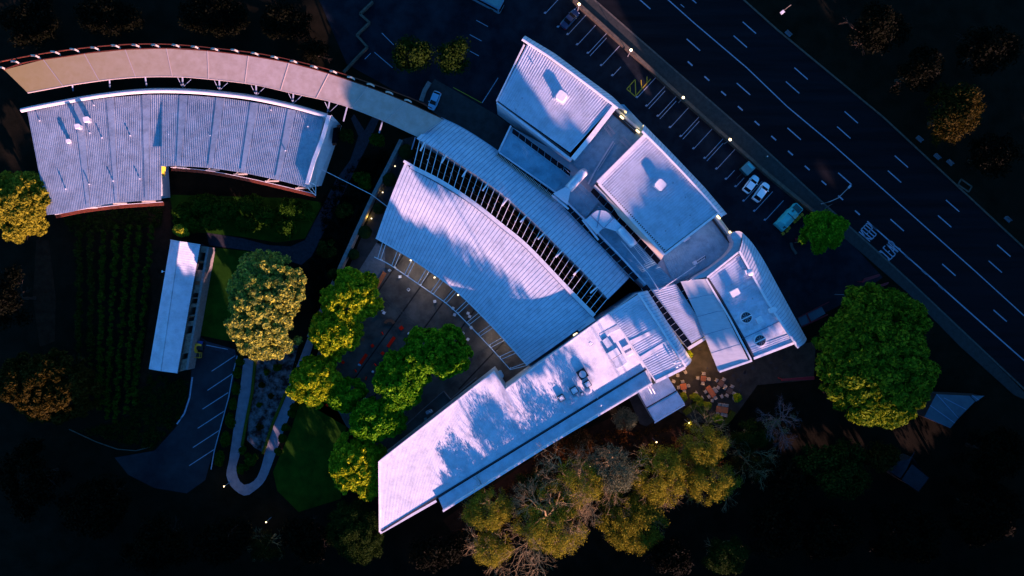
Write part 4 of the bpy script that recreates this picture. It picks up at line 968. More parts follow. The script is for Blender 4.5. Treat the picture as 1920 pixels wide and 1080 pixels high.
MB().box((.7,.0,1.71), .5, 1.5, .05).build('lid_panel', 'teal', t, local=True); MB().beam((-1.2,0,.5),(-2.9,0,.5),.12,.12).build('drawbar', 'dark', t, local=True)
for s_ in (-1,1): MB().tube([(0,s_*1.0,.35),(0,s_*1.2,.35)], .35, 12).build('wheel', 'tyre', t, local=True)
# food truck
t = thing('food_truck', 'teal food truck with pitched roof panels in the car park', 'food truck', P(1475,407,0), R(47))
b = MB(); L2, w2 = 3.35, 1.25
sec = [(-w2*1.0,1.5),(-w2*.85,2.6),(-.15,3.0),(w2*.8,2.75),(w2*1.0,1.5)]
hull = lambda xs, zm: [(xs, y_, z_*zm) for y_, z_ in sec]
b.prism([(-L2,-w2),(1.2,-w2),(1.2,w2),(-L2,w2)], .45, 1.5)
s0, s1 = hull(-L2+.9, 1), hull(1.15, 1); sE = [(-L2, y_*.95, 1.5+(z_-1.5)*.25) for y_, z_ in sec]
for a, c in ((s0, s1), (sE, s0)):
    for k in range(4): b.poly([a[k], c[k], c[k+1], a[k+1]][::-1])
b.poly([s1[k] for k in range(5)]); b.build('body', 'teal', t, local=True)
MB().box((2.1,0,1.25), 1.9, 2.2, 1.5, 0, 0, .2).build('cab', 'teal', t, local=True); MB().box((2.25,0,2.02), 1.2, 1.9, .08).build('cab_screen', 'tealdark', t, local=True)
MB().path([(-.2,-w2*.9,2.7),(-.2,-.15,3.06),(-.2,w2*.85,2.8)], .14,.08).build('roof_seam', 'dark', t, local=True)
MB().poly([(-L2+.05,-w2*.8,1.72),(-L2+.88,-w2*.75,2.62),(-L2+.88,-.1,2.95),(-L2+.3,-.1,2.1)]).build('rear_window', 'tealdark', t, local=True)
MB().box((.9,.55,2.9), .5,.35,.2).build('roof_hatch', 'tealdark', t, local=True)
for wx in (-2.2,2.1):
    for s_ in (-1,1): MB().tube([(wx,s_*1.0,.42),(wx,s_*1.27,.42)], .42, 14).build('wheel', 'tyre', t, local=True)
st = thing('stool', 'x', 'stool', (0,0,0), 0)
MB().box((0,0,.45), .62,.62,.1,0,0,.08).build('seat', 'amber', st, local=True); MB().box((0,0,.52), .2,.2,.03).build('seat_mark', 'tabletop', st, local=True)
b = MB()
for a in (-1,1):
    for c in (-1,1): b.box((a*.24,c*.24,.2), .06,.06,.4)
b.build('legs', 'amber', st, local=True)
names = ['first amber stool from the car park drive, beside the teal food truck','second amber stool from the car park drive, beside the teal food truck','third amber stool from the drive, at the truck side','amber stool in the upper row by the truck, nearest the drive','second amber stool in the upper row by the truck','third amber stool in the upper row by the truck','amber stool nearest the footpath beside the truck cab']
for i, (x, y) in enumerate([(1467,438),(1474,433),(1478,427.5),(1488.5,416),(1493.5,411.5),(1497.5,407.5),(1502.5,403)]):
    if i == 0: st.location = P(x,y,0); st.rotation_euler = (0,0,.6); st['label'] = names[0]; st['group'] = 'amber stools beside the food truck'
    else: copy_thing(st, P(x,y,0), .6, names[i], 'amber stools beside the food truck')
for i, (x, y) in enumerate([(1493,449),(1500,447.5),(1507,446),(1514,444)]):
    t = thing('lounge_chair', ['dark red chair nearest the car park drive, in the row under the small tree','second dark red chair in the row under the small tree','third dark red chair in the row under the small tree','dark red chair deepest under the small tree'][i], 'chair', P(x,y,0), .2, 'dark red chairs under the small tree')
    MB().box((0,0,.4), .75,.7,.12).build('seat', 'maroon', t, local=True); MB().box((0,-.36,.7), .75,.12,.55).build('backrest', 'maroon', t, local=True)
tag(MB().beam(P(1490,455,1),P(1520,449,1), .12, .8).build('low_fence', 'roadwall'), 'thin low fence behind the dark red chairs', 'fence')
tag(MB().path([P(1483,455,.5),P(1486,466,.5),P(1493,476,.5)], .5, .3).build('ramp_mat', 'kerb'), 'curved grey ramp plate beside the dark red chairs', 'ramp')
# boom lift
t = thing('boom_lift', 'yellow boom lift parked beside the long shed', 'lift', P(374,655,0), R(-5))
MB().box((-.2,.9,.55), 2.4,1.9,.5).build('chassis', 'dark', t, local=True); MB().path([(.9,1.1,1.2),(0,1.25,1.7),(-.4,.7,1.8),(.1,-.5,1.5)], .45,.4).build('boom', 'amber', t, local=True)
MB().sphere((-.35,1.0,1.5), .5, 10, .6).build('turntable', 'amber', t, local=True)
MB().box((.5,1.65,1.0), 1.0,.6,.6).build('battery_box', 'blue', t, local=True)
b = MB()
for z_ in (.5,1.4): b.path([(-.9,-.6,z_),(.8,-.6,z_),(.8,-1.7,z_),(-.9,-1.7,z_),(-.9,-.6,z_)], .09,.09)
for q in ((-.9,-.6),(.8,-.6),(.8,-1.7),(-.9,-1.7)): b.beam((*q,.4),(*q,1.4),.09,.09)
b.build('basket', 'amber', t, local=True); MB().box((0,-1.15,.35), 1.6,1.0,.08).build('basket_floor', 'dark', t, local=True)
for sx_ in (-1,1):
    for yy in (.2,1.6): MB().tube([(sx_*1.1-.2,yy,.4),(sx_*1.3-.2,yy,.4)], .4, 12).build('wheel', 'tyre', t, local=True)

# ------------------------------------------------------------ lamps
def lamp_post(x, y, label, h=4.5, e=120, r=.3):
    base = P(x, y, h); t = thing('street_lamp', label, 'lamp', (base.x, base.y, 0))
    MB().tube([(0,0,0),(0,0,h-.15)], [.09,.06], 8).build('pole', 'pole', t, local=True)
    MB().sphere((0,0,h), r, 12, .7).build('lamp_globe', 'lamp', t, local=True)
    l = bpy.data.lights.new('street_lamp_light', 'POINT'); l.energy = e; l.color = (1,.66,.28); l.shadow_soft_size = .25
    lo = bpy.data.objects.new('lamp_light', l); COL.objects.link(lo); lo.parent = t; lo.location = (0,0,h+.5)
for x, y, s_ in [(1086,8,'topmost'),(1183,94,'second from the top'),(1281,183,'third from the top'),(1369,262,'nearest the parked white cars'),(1525,403,'by the small green tree, south-east end')]:
    lamp_post(x, y, 'lit lamp on the roadside wall, ' + s_, 4.0, 60)
for x, y, h, s_ in [(1106,875,4,'lit garden lamp among the golden trees, westernmost'),(1231,829,4,'lit garden lamp among the golden trees, middle'),(1292,793,4,'lit garden lamp by the V-shaped hedge'),(420,912,3,'lit lamp left of the bottom bend of the curved path'),(499,979,3,'small lit lamp in the dark below the curved path'),(1604,553,9,'tiny lit light on the big round tree')]:
    lamp_post(x, y, s_, h, 25, .16)
for i, (x, y) in enumerate([(741,312),(718,361),(697,410)]):
    t = thing('ground_light', ['lit ground light in the side lane, northernmost','lit ground light in the side lane, middle one','lit ground light in the side lane, southernmost'][i], 'lamp', P(x,y,0), 0, 'ground lights in the side lane')
    MB().tube([(0,0,0),(0,0,.25)], .16, 10).build('lamp_body', 'dark', t, local=True); MB().sphere((0,0,.3), .17, 8).build('lamp_glass', 'lamp', t, local=True)
    l = bpy.data.lights.new('ground_light', 'POINT'); l.energy = 18; l.color = (1,.6,.12); lo = bpy.data.objects.new('lamp_light', l); COL.objects.link(lo); lo.parent = t; lo.location = (-.7,.3,.6); l.shadow_soft_size = .1
for i, (x, y, e) in enumerate([(770,488,1),(815,520,1),(859,553,.5),(940,630,1)]):
    t = thing('eave_light', ['lit eave light under the fan roof, westernmost','second lit eave light from the west under the fan roof','faint third eave light under the fan roof','lit eave light under the fan roof, easternmost'][i], 'lamp', P(x,y,4.6), 0, 'eave lights of the fan roof')
    MB().sphere((0,0,0), .2, 8).build('lamp_glass', 'lamp', t, local=True)
    MB().box((0,.25,.0), .2,.3,.12).build('lamp_arm', 'dark', t, local=True)
    if e == 1:
        l = bpy.data.lights.new('eave_light', 'POINT'); l.energy = 130; l.color = (1,.78,.6); l.shadow_soft_size = .2; lo = bpy.data.objects.new('lamp_light', l); COL.objects.link(lo); lo.parent = t; lo.location = (-.8,-1.0,-.4)
# tall street light reaching over the road
t = thing('street_light', 'tall curved street light reaching over the road', 'street light', P(1540,382,0))
MB().tube([P(1540,382,0),P(1541,382,7),P(1556,378,9),P(1572,371,9.6),P(1592,351,9.8)], [.13,.1,.09,.08,.07], 7).build('arm', 'pole', t); MB().box(P(1593,350,9.8), .75,.4,.18,.8).build('lamp_head', 'frame', t)
t = thing('road_sign', 'pale arrow-shaped sign on the footpath by the small tree', 'sign', P(1552,388,0)); MB().poly([P(1545,393,3),P(1563,381,3.2),P(1549,388,2.6)]).poly([P(1545,393,3),P(1549,388,2.6),P(1563,381,3.2)]).build('panel', 'roofdim', t); MB().tube([P(1552,388,0),P(1553,387,2.9)], .06, 6).build('pole', 'pole', t)
t = thing('street_light', 'pale street light head in the dark beyond the road', 'street light', P(1468,22,0)); MB().tube([P(1468,22,0),P(1468,21,6),P(1483,9,6.5)], .1, 6).build('arm', 'stone', t); MB().box(P(1467,23,6), .8,.6,.3,.7).build('lamp_head', 'white', t)
# person on the footpath
t = thing('person', 'tiny person in a dark green top walking on the footpath above the cars', 'person', P(1434,296,.12), .7)
b = MB(); b.tube([(0,-.1,0),(.05,-.1,.45),(0,-.09,.85)], [.06,.07,.1], 8).tube([(.15,.1,0),(.1,.1,.45),(0,.09,.85)], [.06,.07,.1], 8).tube([(0,0,.8),(0,0,1.05),(0,0,1.35),(0,0,1.45),(0,0,1.52)], [.16,.16,.19,.12,.06], 10).sphere((0.02,0,1.64), .115, 10, 1.2)
b.tube([(0,-.2,1.4),(.05,-.26,1.12),(.18,-.24,.88)], [.055,.045,.035], 6).tube([(0,.2,1.4),(-.05,.26,1.12),(.0,.26,.88)], [.055,.045,.035], 6); b.build('body', 'tealdark', t, local=True, smooth=True)
MB().sphere((-.01,0,1.68), .125, 10, 1.1).build('hair', 'white', t, local=True, smooth=True)
# small street items beyond the road
for i, (x, y, s_) in enumerate([(1476,65,'small pale box beside the far kerb near the top'),(1721,262,'small dim bench beyond the far kerb, upper'),(1754,295,'pale bench beyond the far kerb'),(1778,306,'dark bench beyond the far kerb'),(1886,412,'dim box beyond the far kerb at the right edge')]):
    t = thing('street_bench', s_, 'bench', P(x,y,0), R(-42)); MB().box((0,0,.45), 1.5,.6,.1).build('seat', 'roofdim', t, local=True); MB().box((0,0,.2), 1.2,.3,.4).build('base', 'dark', t, local=True); MB().box((0,.28,.8), 1.5,.08,.5).build('backrest', 'roofdim', t, local=True)

# ------------------------------------------------------------ courtyard furniture
def cube_seat(x, y, s, label, m='red'):
    t = thing('cube_stool', label, 'stool', P(x,y,0), R(45+random.uniform(-8,8)))
    MB().box((0,0,.42), s, s, .1, 0, 0, .05).build('seat', m, t, local=True); MB().box((0,0,.2), s*.82, s*.82, .36).build('base', 'redbeam', t, local=True)
for x, y, s, l in [(753,615,.85,'large red cube stool beside the arc-shaped timber bench'),(699,648,.65,'red cube stool between the two long red benches, west side'),(718,662,.65,'red cube stool just below the upper long red bench'),(659,656,.6,'red cube stool under the edge of the upper left tree'),(644,679,.6,'red cube stool right of the pale plastic box'),(653,714,.6,'red cube stool below the red-brown bench'),(670,728,.85,'large red cube stool, southernmost on the paving'),(642,613,.6,'red cube stool peeping through the upper courtyard tree'),(606,685,.8,'red seat at the western edge of the courtyard trees'),(602,749,.6,'red cube stool near the red arc bench on the lawn edge')]: cube_seat(x, y, s, l)
def long_bench(x, y, L, w, ang, label, m='red'):
    t = thing('long_bench', label, 'bench', P(x,y,0), R(ang)); MB().box((0,0,.45), L, w, .1, 0, 0, .05).build('seat', m, t, local=True)
    for s_ in (-1,1): MB().box((s_*L*.38,0,.2), .12, w*.8, .4).build('leg', 'redbeam', t, local=True)
long_bench(734,641,2.6,.7,56,'upper long red bench in the courtyard'); long_bench(682,673,2.6,.7,56,'lower long red bench in the courtyard')
long_bench(675,632,2.5,.6,-33,'brown timber bench near the upper left tree','wood'); long_bench(632,700,2.7,.75,64,'red-brown bench at the west edge of the paving','brick'); long_bench(714,525,3.9,.9,60,'pale timber plank bench at the north-west of the courtyard','tabletop')
def arc_bench(x, y, r, a0, a1, w, label, m):
    t = thing('arc_bench', label, 'bench', P(x,y,0)); b = MB(); n = 8
    for k in range(n):
        t0, t1 = R(a0+(a1-a0)*k/n), R(a0+(a1-a0)*(k+1)/n)
        b.prism([((r-w)*math.cos(t0),(r-w)*math.sin(t0)),(r*math.cos(t0),r*math.sin(t0)),(r*math.cos(t1),r*math.sin(t1)),((r-w)*math.cos(t1),(r-w)*math.sin(t1))], .4, .5)
    b.build('seat', m, t, local=True)
    for aa in (a0+12, a1-12): MB().box(((r-w/2)*math.cos(R(aa)),(r-w/2)*math.sin(R(aa)),.2), .3,.3,.4).build('leg', 'dark', t, local=True)
arc_bench(731,610,1.9-.5,25,155,.6,'arc-shaped timber bench in the upper courtyard','brick'); arc_bench(622,768,1.7,45,140,.6,'bright red arc bench on the lawn edge','red')
def armchair(x, y, ang, label):
    t = thing('garden_chair', label, 'chair', P(x,y,0), R(ang)); MB().box((0,0,.38), .6,.6,.08).build('seat', 'wood', t, local=True); MB().box((.3,0,.6), .1,.7,.5).build('backrest', 'red', t, local=True)
    for s_ in (-1,1): MB().box((0,s_*.33,.55), .6,.09,.08).build('arm', 'wood', t, local=True)
for x, y, a, l in [(716,626,30,'red and brown chair below the arc-shaped timber bench'),(703,685,45,'red and brown chair right of the lower long red bench'),(666,696,30,'red and brown chair left of the lower long red bench'),(685,708,-20,'brown slatted chair, southernmost in the courtyard')]: armchair(x, y, a, l)
# white scattered furniture: small folding chairs
def wchair(x, y, ang, label, m='white', grp=None, s=1.0):
    global WC
    key = m
    if key not in WCD:
        t = thing('folding_chair' if m == 'white' else 'cafe_chair', label, 'chair', P(x,y,0), R(ang), grp)
        MB().box((0,0,.45), .5,.5,.07,0,0,.1).build('seat', m, t, local=True); MB().box((-.25,0,.72), .07,.48,.42).build('backrest', m, t, local=True)
        b = MB()
        for a in (-1,1):
            for c in (-1,1): b.beam((a*.2,c*.2,.42),(a*.27,c*.25,0),.05,.05)
        b.build('legs', m, t, local=True)
        for c in (-1,1): MB().beam((-.25,c*.27,.66),(.2,c*.27,.66),.06,.05).build('arm', m, t, local=True)
        WCD[key] = t; t.scale = (s,s,s)
    else: t = copy_thing(WCD[key], P(x,y,0), R(ang), label, grp, (s,s,s))
    return t
WCD = {}
for x, y, a, l in [(717,580,20,'white folding chair by the double edging line, upper'),(721,586,60,'white folding chair by the double edging line, lower'),(816,565,10,'small white chair in the open middle of the courtyard'),(850,578,-30,'white chair touching the pergola rail, upper'),(853,590,-20,'white chair just inside the pergola rail'),(878,587,70,'white chair between the pergola rungs, upper'),(881,593,70,'white chair between the pergola rungs, lower'),(884,614,30,'white chair on the pergola rail, lower'),(878,636,-35,'white chair south of the pergola rail'),(751,519,10,'single white chair near the timber plank bench'),(625,684,20,'pale folding chair left of the red stools'),(658,757,20,'pale folding chair at the south edge of the paving'),(685,747,50,'pale chair in shade below the large red cube'),(686,760,0,'pale chair in shade above the lower trees'),(783,487,90,'small white chair under the first pergola bays'),(809,770,30,'white chair beside the zigzag wall'),(1020,705,30,'white chair in the gap')][:16]:
    wchair(x, y, a, l, 'white', 'white chairs scattered in the courtyard', 1.05)
tag(MB().box(P(804,772,.5), 1.3,.7,.6,.5,0,.1).build('trolley', 'frame'), 'grey-blue trolley beside the north edge of the long wing', 'trolley')
tag(MB().box(P(798,786,.4), .55,.55,.7,.1).build('bin', 'tealpale'), 'small pale bin beside the north edge of the long wing', 'bin')
tag(MB().box(P(938,702,1.0), 1.1,1.6,1.8,.5,0,.2).build('parked_cart', 'carblue'), 'pale blue cart tucked in the notch of the long wing', 'cart')
tag(MB().box(P(730,522,.5), .7,.7,.9,.7).build('bin', 'carblue'), 'small pale blue bin right of the timber plank bench', 'bin') if 0 else tag(MB().box(P(730.5,507,.5), .5,.5,.9,.7).build('bin', 'frame'), 'small bluish bin above the timber plank bench', 'bin')
for x, y, l in [(766.5,625.5,'round white disc set in the paving near the large red cube stool'),(699,697,'round white disc set in the paving near the southern brown chair')]:
    tag(MB().tube([P(x,y,.05),P(x,y,.12)], .28, 12).build('paving_disc', 'white'), l, 'disc')
tag(MB().box(P(674,684,.4), .6,.35,.5,-.3).build('cool_box', 'carblue'), 'small light blue box below the lower long red bench', 'box')
# clipped balls in the side lane and planters
for i, (x, y, r) in enumerate([(762,285,15),(730,337,13.5),(710,391,11.5),(684,435,13),(663,477,11)]):
    b = MB(); b.sphere(P(x,y,1.6), r*K*.97, 18, .85)
    for j in range(len(b.v)): b.v[j] = tuple(c+random.uniform(-.08,.08) for c in b.v[j])
    tag(b.build('clipped_shrub', 'ball'), ['largest dark clipped ball shrub at the top of the side lane','second dark clipped ball shrub from the top of the side lane','middle dark clipped ball shrub of the side lane','fourth dark clipped ball shrub down the side lane','lowest dark clipped ball shrub in the side lane'][i], 'shrub', 'clipped ball shrubs in the side lane')

# ------------------------------------------------------------ patio tables
def table(x, y, L, w, ang, label, chairs, m='tabletop'):
    t = thing('cafe_table', label, 'table', P(x,y,0), R(ang), 'timber tables on the patio'); MB().box((0,0,.74), L, w, .06, 0, 0, .05).build('tabletop', m, t, local=True)
    for a in (-1,1):
        for c in (-1,1): MB().box((a*(L/2-.12), c*(w/2-.12), .36), .07,.07,.7).build('leg', 'dark', t, local=True)
    ca, sa = math.cos(R(ang)), math.sin(R(ang)); B0 = P(x,y,0)
    for i, (dx, dy, ca_) in enumerate(chairs):
        q = B0+Vector((dx*ca-dy*sa, dx*sa+dy*ca, 0)); px_ = q.x/K+960; py_ = 540-q.y/K
        side = ['north','east','south','west','north-east','south-west'][i]
        wchair(px_, py_, ang+ca_, ['first','second','third','fourth','fifth','sixth'][i]+' pale chair at the '+label.split(',')[0], 'cream_seat', 'pale chairs around the patio tables', 1.2)
four = lambda w, l: [(0,l,-90),(w,0,180),(0,-l,90),(-w,0,0)]
table(1280,724,1.3,1.3,10,'square timber table nearest the small porch roof, alone', four(1.05,1.05))
table(1317,709,1.2,1.2,-5,'square reddish timber table in the middle of the patio', four(1.15,1.05), 'brick')
table(1331,733,2.6,1.1,-55,'long slanted timber table in the middle of the patio', [(0,.95,-90),(.7,-.95,90),(-.6,-.95,90),(.6,.95,-90),(1.7,0,180)])
table(1350,718,1.2,1.2,-35,'dark timber table under the pale panel roof edge', four(1.1,1.05), 'wood')
table(1366,732,1.2,1.2,-30,'dark timber table nearest the round planter', four(1.1,1.1), 'wood')
table(1352,767,2.6,1.3,-8,'long orange timber table at the south of the patio', [(-.7,1.0,-90),(.2,1.0,-90),(.9,1.0,-90),(-.8,-1.0,90),(.2,-1.0,90),(1.0,-1.1,90)])
for x, y, a, l in [(1284,697,30,'pale chair by the corner of the ribbed pavilion'),(1262,714,70,'lone pale chair beside the porch roof'),(1270,703,0,'pale chair tucked under the pavilion eave'),(1352,742,30,'pale chair between the dark table and the long orange table'),(1334,750,0,'small pale chair between the two long tables'),(1315,745,40,'pale chair near the middle potted plant'),(1304,736,40,'pale chair west of the long slanted table')]: wchair(x, y, a, l, 'cream_seat', 'pale chairs around the patio tables', 1.2)
# flagstone marks under the panel roof edge
for i, (x, y) in enumerate([(1398,700),(1396,698),(1412,690),(1384,713),(1389,722),(1387,733),(1375,704),(1440,672),(1446,680),(1470,672),(1455,690),(1480,685)]):
    tag(MB().box(P(x,y,.08), random.uniform(.5,.9), random.uniform(.4,.8), .06, random.random()*3,0,.1).build('stepping_stone', 'concrete'), 'pale stepping stone in the dark patio east of the tables', 'stone', 'stepping stones east of the patio')
def plight(x, y, z, e, c=(1,.5,.16), par=None):
    t = thing('patio_lamp', 'small lit lamp under the '+par, 'lamp', P(x,y,z)); MB().sphere((0,0,0), .12, 8).build('lamp_glass', 'lamphot', t, local=True); MB().box((0,0,.15), .3,.3,.08).build('lamp_cap', 'dark', t, local=True)
    l = bpy.data.lights.new('patio_light', 'POINT'); l.energy = e; l.color = c; l.shadow_soft_size = .15; lo = bpy.data.objects.new('lamp_light', l); COL.objects.link(lo); lo.parent = t; lo.location = (0,0,-.3)
plight(1291,676,4.2,160, par='corner of the ribbed pavilion'); plight(1326,690,3.5,90, par='panel roof edge over the patio'); plight(1253,708,3.8,90, par='east edge of the porch roof'); plight(1312,655,5,160, par='link roof end')
# hedge V
b = MB(); b.band([P(x,y,1.2) for x, y in [(1284,776),(1306,759),(1322,777),(1336,793)]], 1.2, 0, 1.2)
for j in range(len(b.v)): b.v[j] = tuple(c+random.uniform(-.07,.07) for c in b.v[j])
tag(b.build('clipped_hedge', 'hedge'), 'V-shaped clipped hedge south of the patio', 'hedge')
b = MB(); b.band([P(x,y,1.2) for x, y in [(1353,800),(1370,783),(1376,772)]], 1.1, 0, 1.2); tag(b.build('clipped_hedge', 'hedge'), 'short clipped hedge east of the V-shaped one', 'hedge')

# ------------------------------------------------------------ vegetation
def leaf_mesh(name, clumps, per, size, m, seed=0, shell=.25, flat=.65):
    """clumps: array (n,4) x,y,z,r local; quads scattered in each clump's upper shell"""
    rg = np.random.default_rng(seed); cl = np.asarray(clumps, float); n = len(cl)
    cnt = np.maximum(6, (per*(cl[:,3]/cl[:,3].mean())**2).astype(int)); idx = np.repeat(np.arange(n), cnt); N = len(idx)
    d = rg.normal(size=(N,3)); d[:,2] += .35; d /= np.linalg.norm(d, axis=1)[:,None]
    rr_ = shell+(1.15-shell)*rg.random(N)**.8
    c = cl[idx,:3]+d*cl[idx,3:4]*rr_[:,None]*np.array([1,1,.8])
    nrm = d+rg.normal(size=(N,3))*flat; nrm /= np.linalg.norm(nrm, axis=1)[:,None]
    a = np.cross(nrm, rg.normal(size=(N,3))); a /= np.linalg.norm(a, axis=1)[:,None]; b = np.cross(nrm, a)
    s = size*(.6+.8*rg.random(N))[:,None]
    v = np.stack([c-a*s*.5, c+b*s*.32, c+a*s*.5, c-b*s*.32], 1).reshape(-1,3)
    me = bpy.data.meshes.new(name); me.vertices.add(4*N); me.vertices.foreach_set('co', v.ravel().astype(np.float32))
    me.loops.add(4*N); me.loops.foreach_set('vertex_index', np.arange(4*N, dtype=np.int32)); me.polygons.add(N)
    me.polygons.foreach_set('loop_start', np.arange(0,4*N,4, dtype=np.int32)); me.polygons.foreach_set('loop_total', np.full(N,4,dtype=np.int32))
    me.materials.append(M[m]); me.update(calc_edges=True); return me
def branches(b, p, d, L, r, lev, rg, spread=.7, droop=0.0):
    if lev == 0 or r < .012: return
    n = 3; pts = [p]; q = p; dd_ = d
    for k in range(n):
        dd_ = (dd_+Vector((rg.uniform(-.35,.35), rg.uniform(-.35,.35), rg.uniform(-.2,.2)-droop))).normalized(); q = q+dd_*L/n; pts.append(q)
    b.tube(pts, [r, r*.85, r*.7, r*.55], 4 if lev < 3 else 6, cap=False)
    kids = 3 if lev > 1 else 2
    for k in range(kids):
        nd = (dd_+Vector((rg.uniform(-1,1), rg.uniform(-1,1), rg.uniform(-.35,.45)))*spread).normalized()
        branches(b, pts[rg.choice([2,3,3])], nd, L*rg.uniform(.6,.85), r*.58, lev-1, rg, spread, droop)
def tree(x, y, rx, ry, h, m, label, name='tree', kind='leafy', clump=None, per=420, leaf=.38, bark='barkdark', seed=1, group=None, fill=1.0, ang=0):
    """x,y px of the crown centre at crown height; rx,ry px"""
    zc = h*.66; c = P(x, y, zc); t = thing(name, label, 'tree' if name != 'shrub' else 'shrub', (c.x, c.y, 0), 0, group)
    f = K*(H-zc)/H; ax_, ay_ = rx*f, ry*f; rg = random.Random(seed); az = h*.36
    cr = clump or max(.7, min(ax_, ay_)*.24)
    # trunk and limbs
    b = MB(); b.tube([(0,0,0),(rg.uniform(-.2,.2),rg.uniform(-.2,.2),h*.2),(0,0,h*.42)], [h*.035+.05,h*.027+.03,h*.022+.02], 8)
    lv = {'leafy':3,'bare':6,'sparse':5,'bush':2}[kind]
    nl = {'leafy':5,'bare':8,'sparse':6,'bush':3}[kind]
    for k in range(nl):
        a = 2*math.pi*(k+rg.random()*.6)/nl; a += rg.uniform(-.4,.4); d = Vector((math.cos(a)*ax_*rg.uniform(.5,1), math.sin(a)*ay_*rg.uniform(.5,1), h*.36*rg.uniform(.5,1.4))); Lq = d.length*(.5 if kind != 'leafy' else .45)
        branches(b, Vector((0,0,h*rg.uniform(.3,.42))), d.normalized(), Lq, (h*.010+.03)*(1.15 if kind=='bare' else .9), lv, rg, .75, .02)
    b.build('trunk', bark, t, local=True)
    cl = []; tries = 0
    target = int(4.6*fill*(ax_*ay_)/(cr*cr))
    lobes = [(rg.uniform(.74,1.14)) for _ in range(9)]
    while len(cl) < target and tries < target*30:
        tries += 1
        a = rg.random()*2*math.pi; rad = math.sqrt(rg.random())*1.0; lb_ = lobes[int(a/(2*math.pi)*9) % 9]
        rad *= lb_
        z = math.sqrt(max(0, 1-min(1, rad/lb_)**2)); zz = zc-az*.35+az*1.25*z*rg.uniform(.72,1.08) - (az*.5*rg.random() if rg.random() < .35 else 0)
        cl.append((math.cos(a)*rad*(ax_-cr*.6), math.sin(a)*rad*(ay_-cr*.6), zz, cr*rg.uniform(.6,1.25)))
    if cl:
        me = leaf_mesh('crown', cl, per, leaf, m, seed, flat=1.0 if m in ('l_green','l_deep') else .7); o = bpy.data.objects.new('crown', me); COL.objects.link(o); o.parent = t
    return t
# named trees near the buildings
tree(490,572,78,100,13,'l_olive','big olive and gold tree between the shed and the curved path', per=150, leaf=.66, seed=3, clump=.75, fill=.9)
tree(662,560,60,56,9,'l_green','bright yellow-green courtyard tree at the top, next to the plank bench', per=95, leaf=.74, seed=4, clump=.62, fill=.72, bark='bark')
tree(628,628,48,46,9,'l_green','yellow-green courtyard tree below the topmost one, over the stone wall end', per=95, leaf=.74, seed=5, clump=.62, fill=.72, bark='bark')
tree(592,714,60,50,9,'l_green','yellow-green courtyard tree over the pale path, leftmost', per=95, leaf=.74, seed=6, clump=.62, fill=.72, bark='bark')
tree(645,742,42,36,8,'l_deep','smaller green tree above the red arc bench', per=95, leaf=.74, seed=7, clump=.62, fill=.72)
tree(818,662,62,52,12.5,'l_deep','dense green courtyard tree beside the double edging line', per=95, leaf=.74, seed=8, clump=.62, fill=.72)
tree(750,716,56,54,12,'l_deep','green courtyard tree left of the low zigzag wall', per=95, leaf=.74, seed=9, clump=.62, fill=.72)
tree(704,788,56,50,11,'l_deep','green courtyard tree in the lower row, above the west end of the long wing', per=95, leaf=.74, seed=10, clump=.62, fill=.72)
tree(672,872,52,66,9.5,'l_green','green tree beside the west tip of the long wing', per=95, leaf=.74, seed=11, clump=.62, fill=.72)
tree(1642,680,126,136,19,'l_fig','huge round dense tree east of the rolled-edge block', per=200, leaf=.8, seed=12, clump=1.1, fill=.9)
tree(1545,433,46,44,8,'l_deep','small leafy tree beside the teal food truck', per=260, leaf=.45, seed=13, clump=.95, bark='bark', fill=.75)
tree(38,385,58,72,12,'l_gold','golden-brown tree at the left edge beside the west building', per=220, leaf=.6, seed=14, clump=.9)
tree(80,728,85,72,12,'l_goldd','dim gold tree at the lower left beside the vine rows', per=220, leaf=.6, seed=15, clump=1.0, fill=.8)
# golden and bare trees south
south = [(912,955,52,42,10,'l_gold','sparse','golden thin-leaved tree just below the long wing parapet',16,.9),(925,1025,45,35,10,'l_gold','sparse','lower golden tree at the bottom left of the southern grove',17,.8),
 (1030,985,72,66,12,'l_gold','bare','large bare tree with pale twisted branches in the southern grove',18,.6),(1090,905,55,48,11,'l_gold','bare','bare-branched tree left of the westernmost garden lamp',19,.6),
 (1175,975,72,66,8.9,'l_gold','sparse','wide golden thin-leaved tree at the bottom of the grove',20,.75),(1150,880,50,45,11,'l_sage','sparse','thin grey-green tree beside the westernmost garden lamp',21,.7),
 (1240,890,62,60,12,'l_gold','sparse','golden tree in the middle of the grove, below the middle lamp',22,.8),(1320,835,50,46,11,'l_gold','sparse','golden tree directly south of the V-shaped hedge',23,.8),(1330,905,55,42,11,'l_gold','sparse','golden tree at the east end of the grove',24,.8),
 (1405,868,42,38,9,'l_goldd','bare','bare pale-twigged tree east of the golden grove',25,.25),(1465,795,48,36,9,'l_sage','bare','grey bare tree south-west of the big round tree',26,.06),
 (1170,785,22,24,6,'l_sage','leafy','small grey-green tree south of the small porch roof',27,.9),(1080,835,42,30,7,'l_rust','sparse','rusty-leaved small tree below the wing parapet',28,.8),(1010,905,42,34,8,'l_dusk','sparse','dim green tree between wing parapet and bare tree',29,.8),
 (1360,1040,45,42,10,'l_dusk','leafy','dim green tree at the bottom edge right of the golden grove',30,.8),(670,1000,58,62,10,'l_dusk','leafy','dark green tree at the bottom beside the wing tip',31,.9),(1410,815,40,30,7,'l_dusk','leafy','dark green tree east of the patio',32,.8),(500,1020,40,36,8,'l_goldd','sparse','dim gold tree in the dark below the curved path',33,.5)]
for x, y, rx, ry, h, m, kd, l, sd, fl in south:
    tree(x, y, rx, ry, h*1.4 if kd != 'leafy' and x < 1215 and h > 9 else h, m, l, kind=kd, per=130 if kd != 'leafy' else 300, leaf=.26, seed=sd, clump=1.1, fill=fl, bark='barkgrey' if 'grey bare' in l else 'bark')
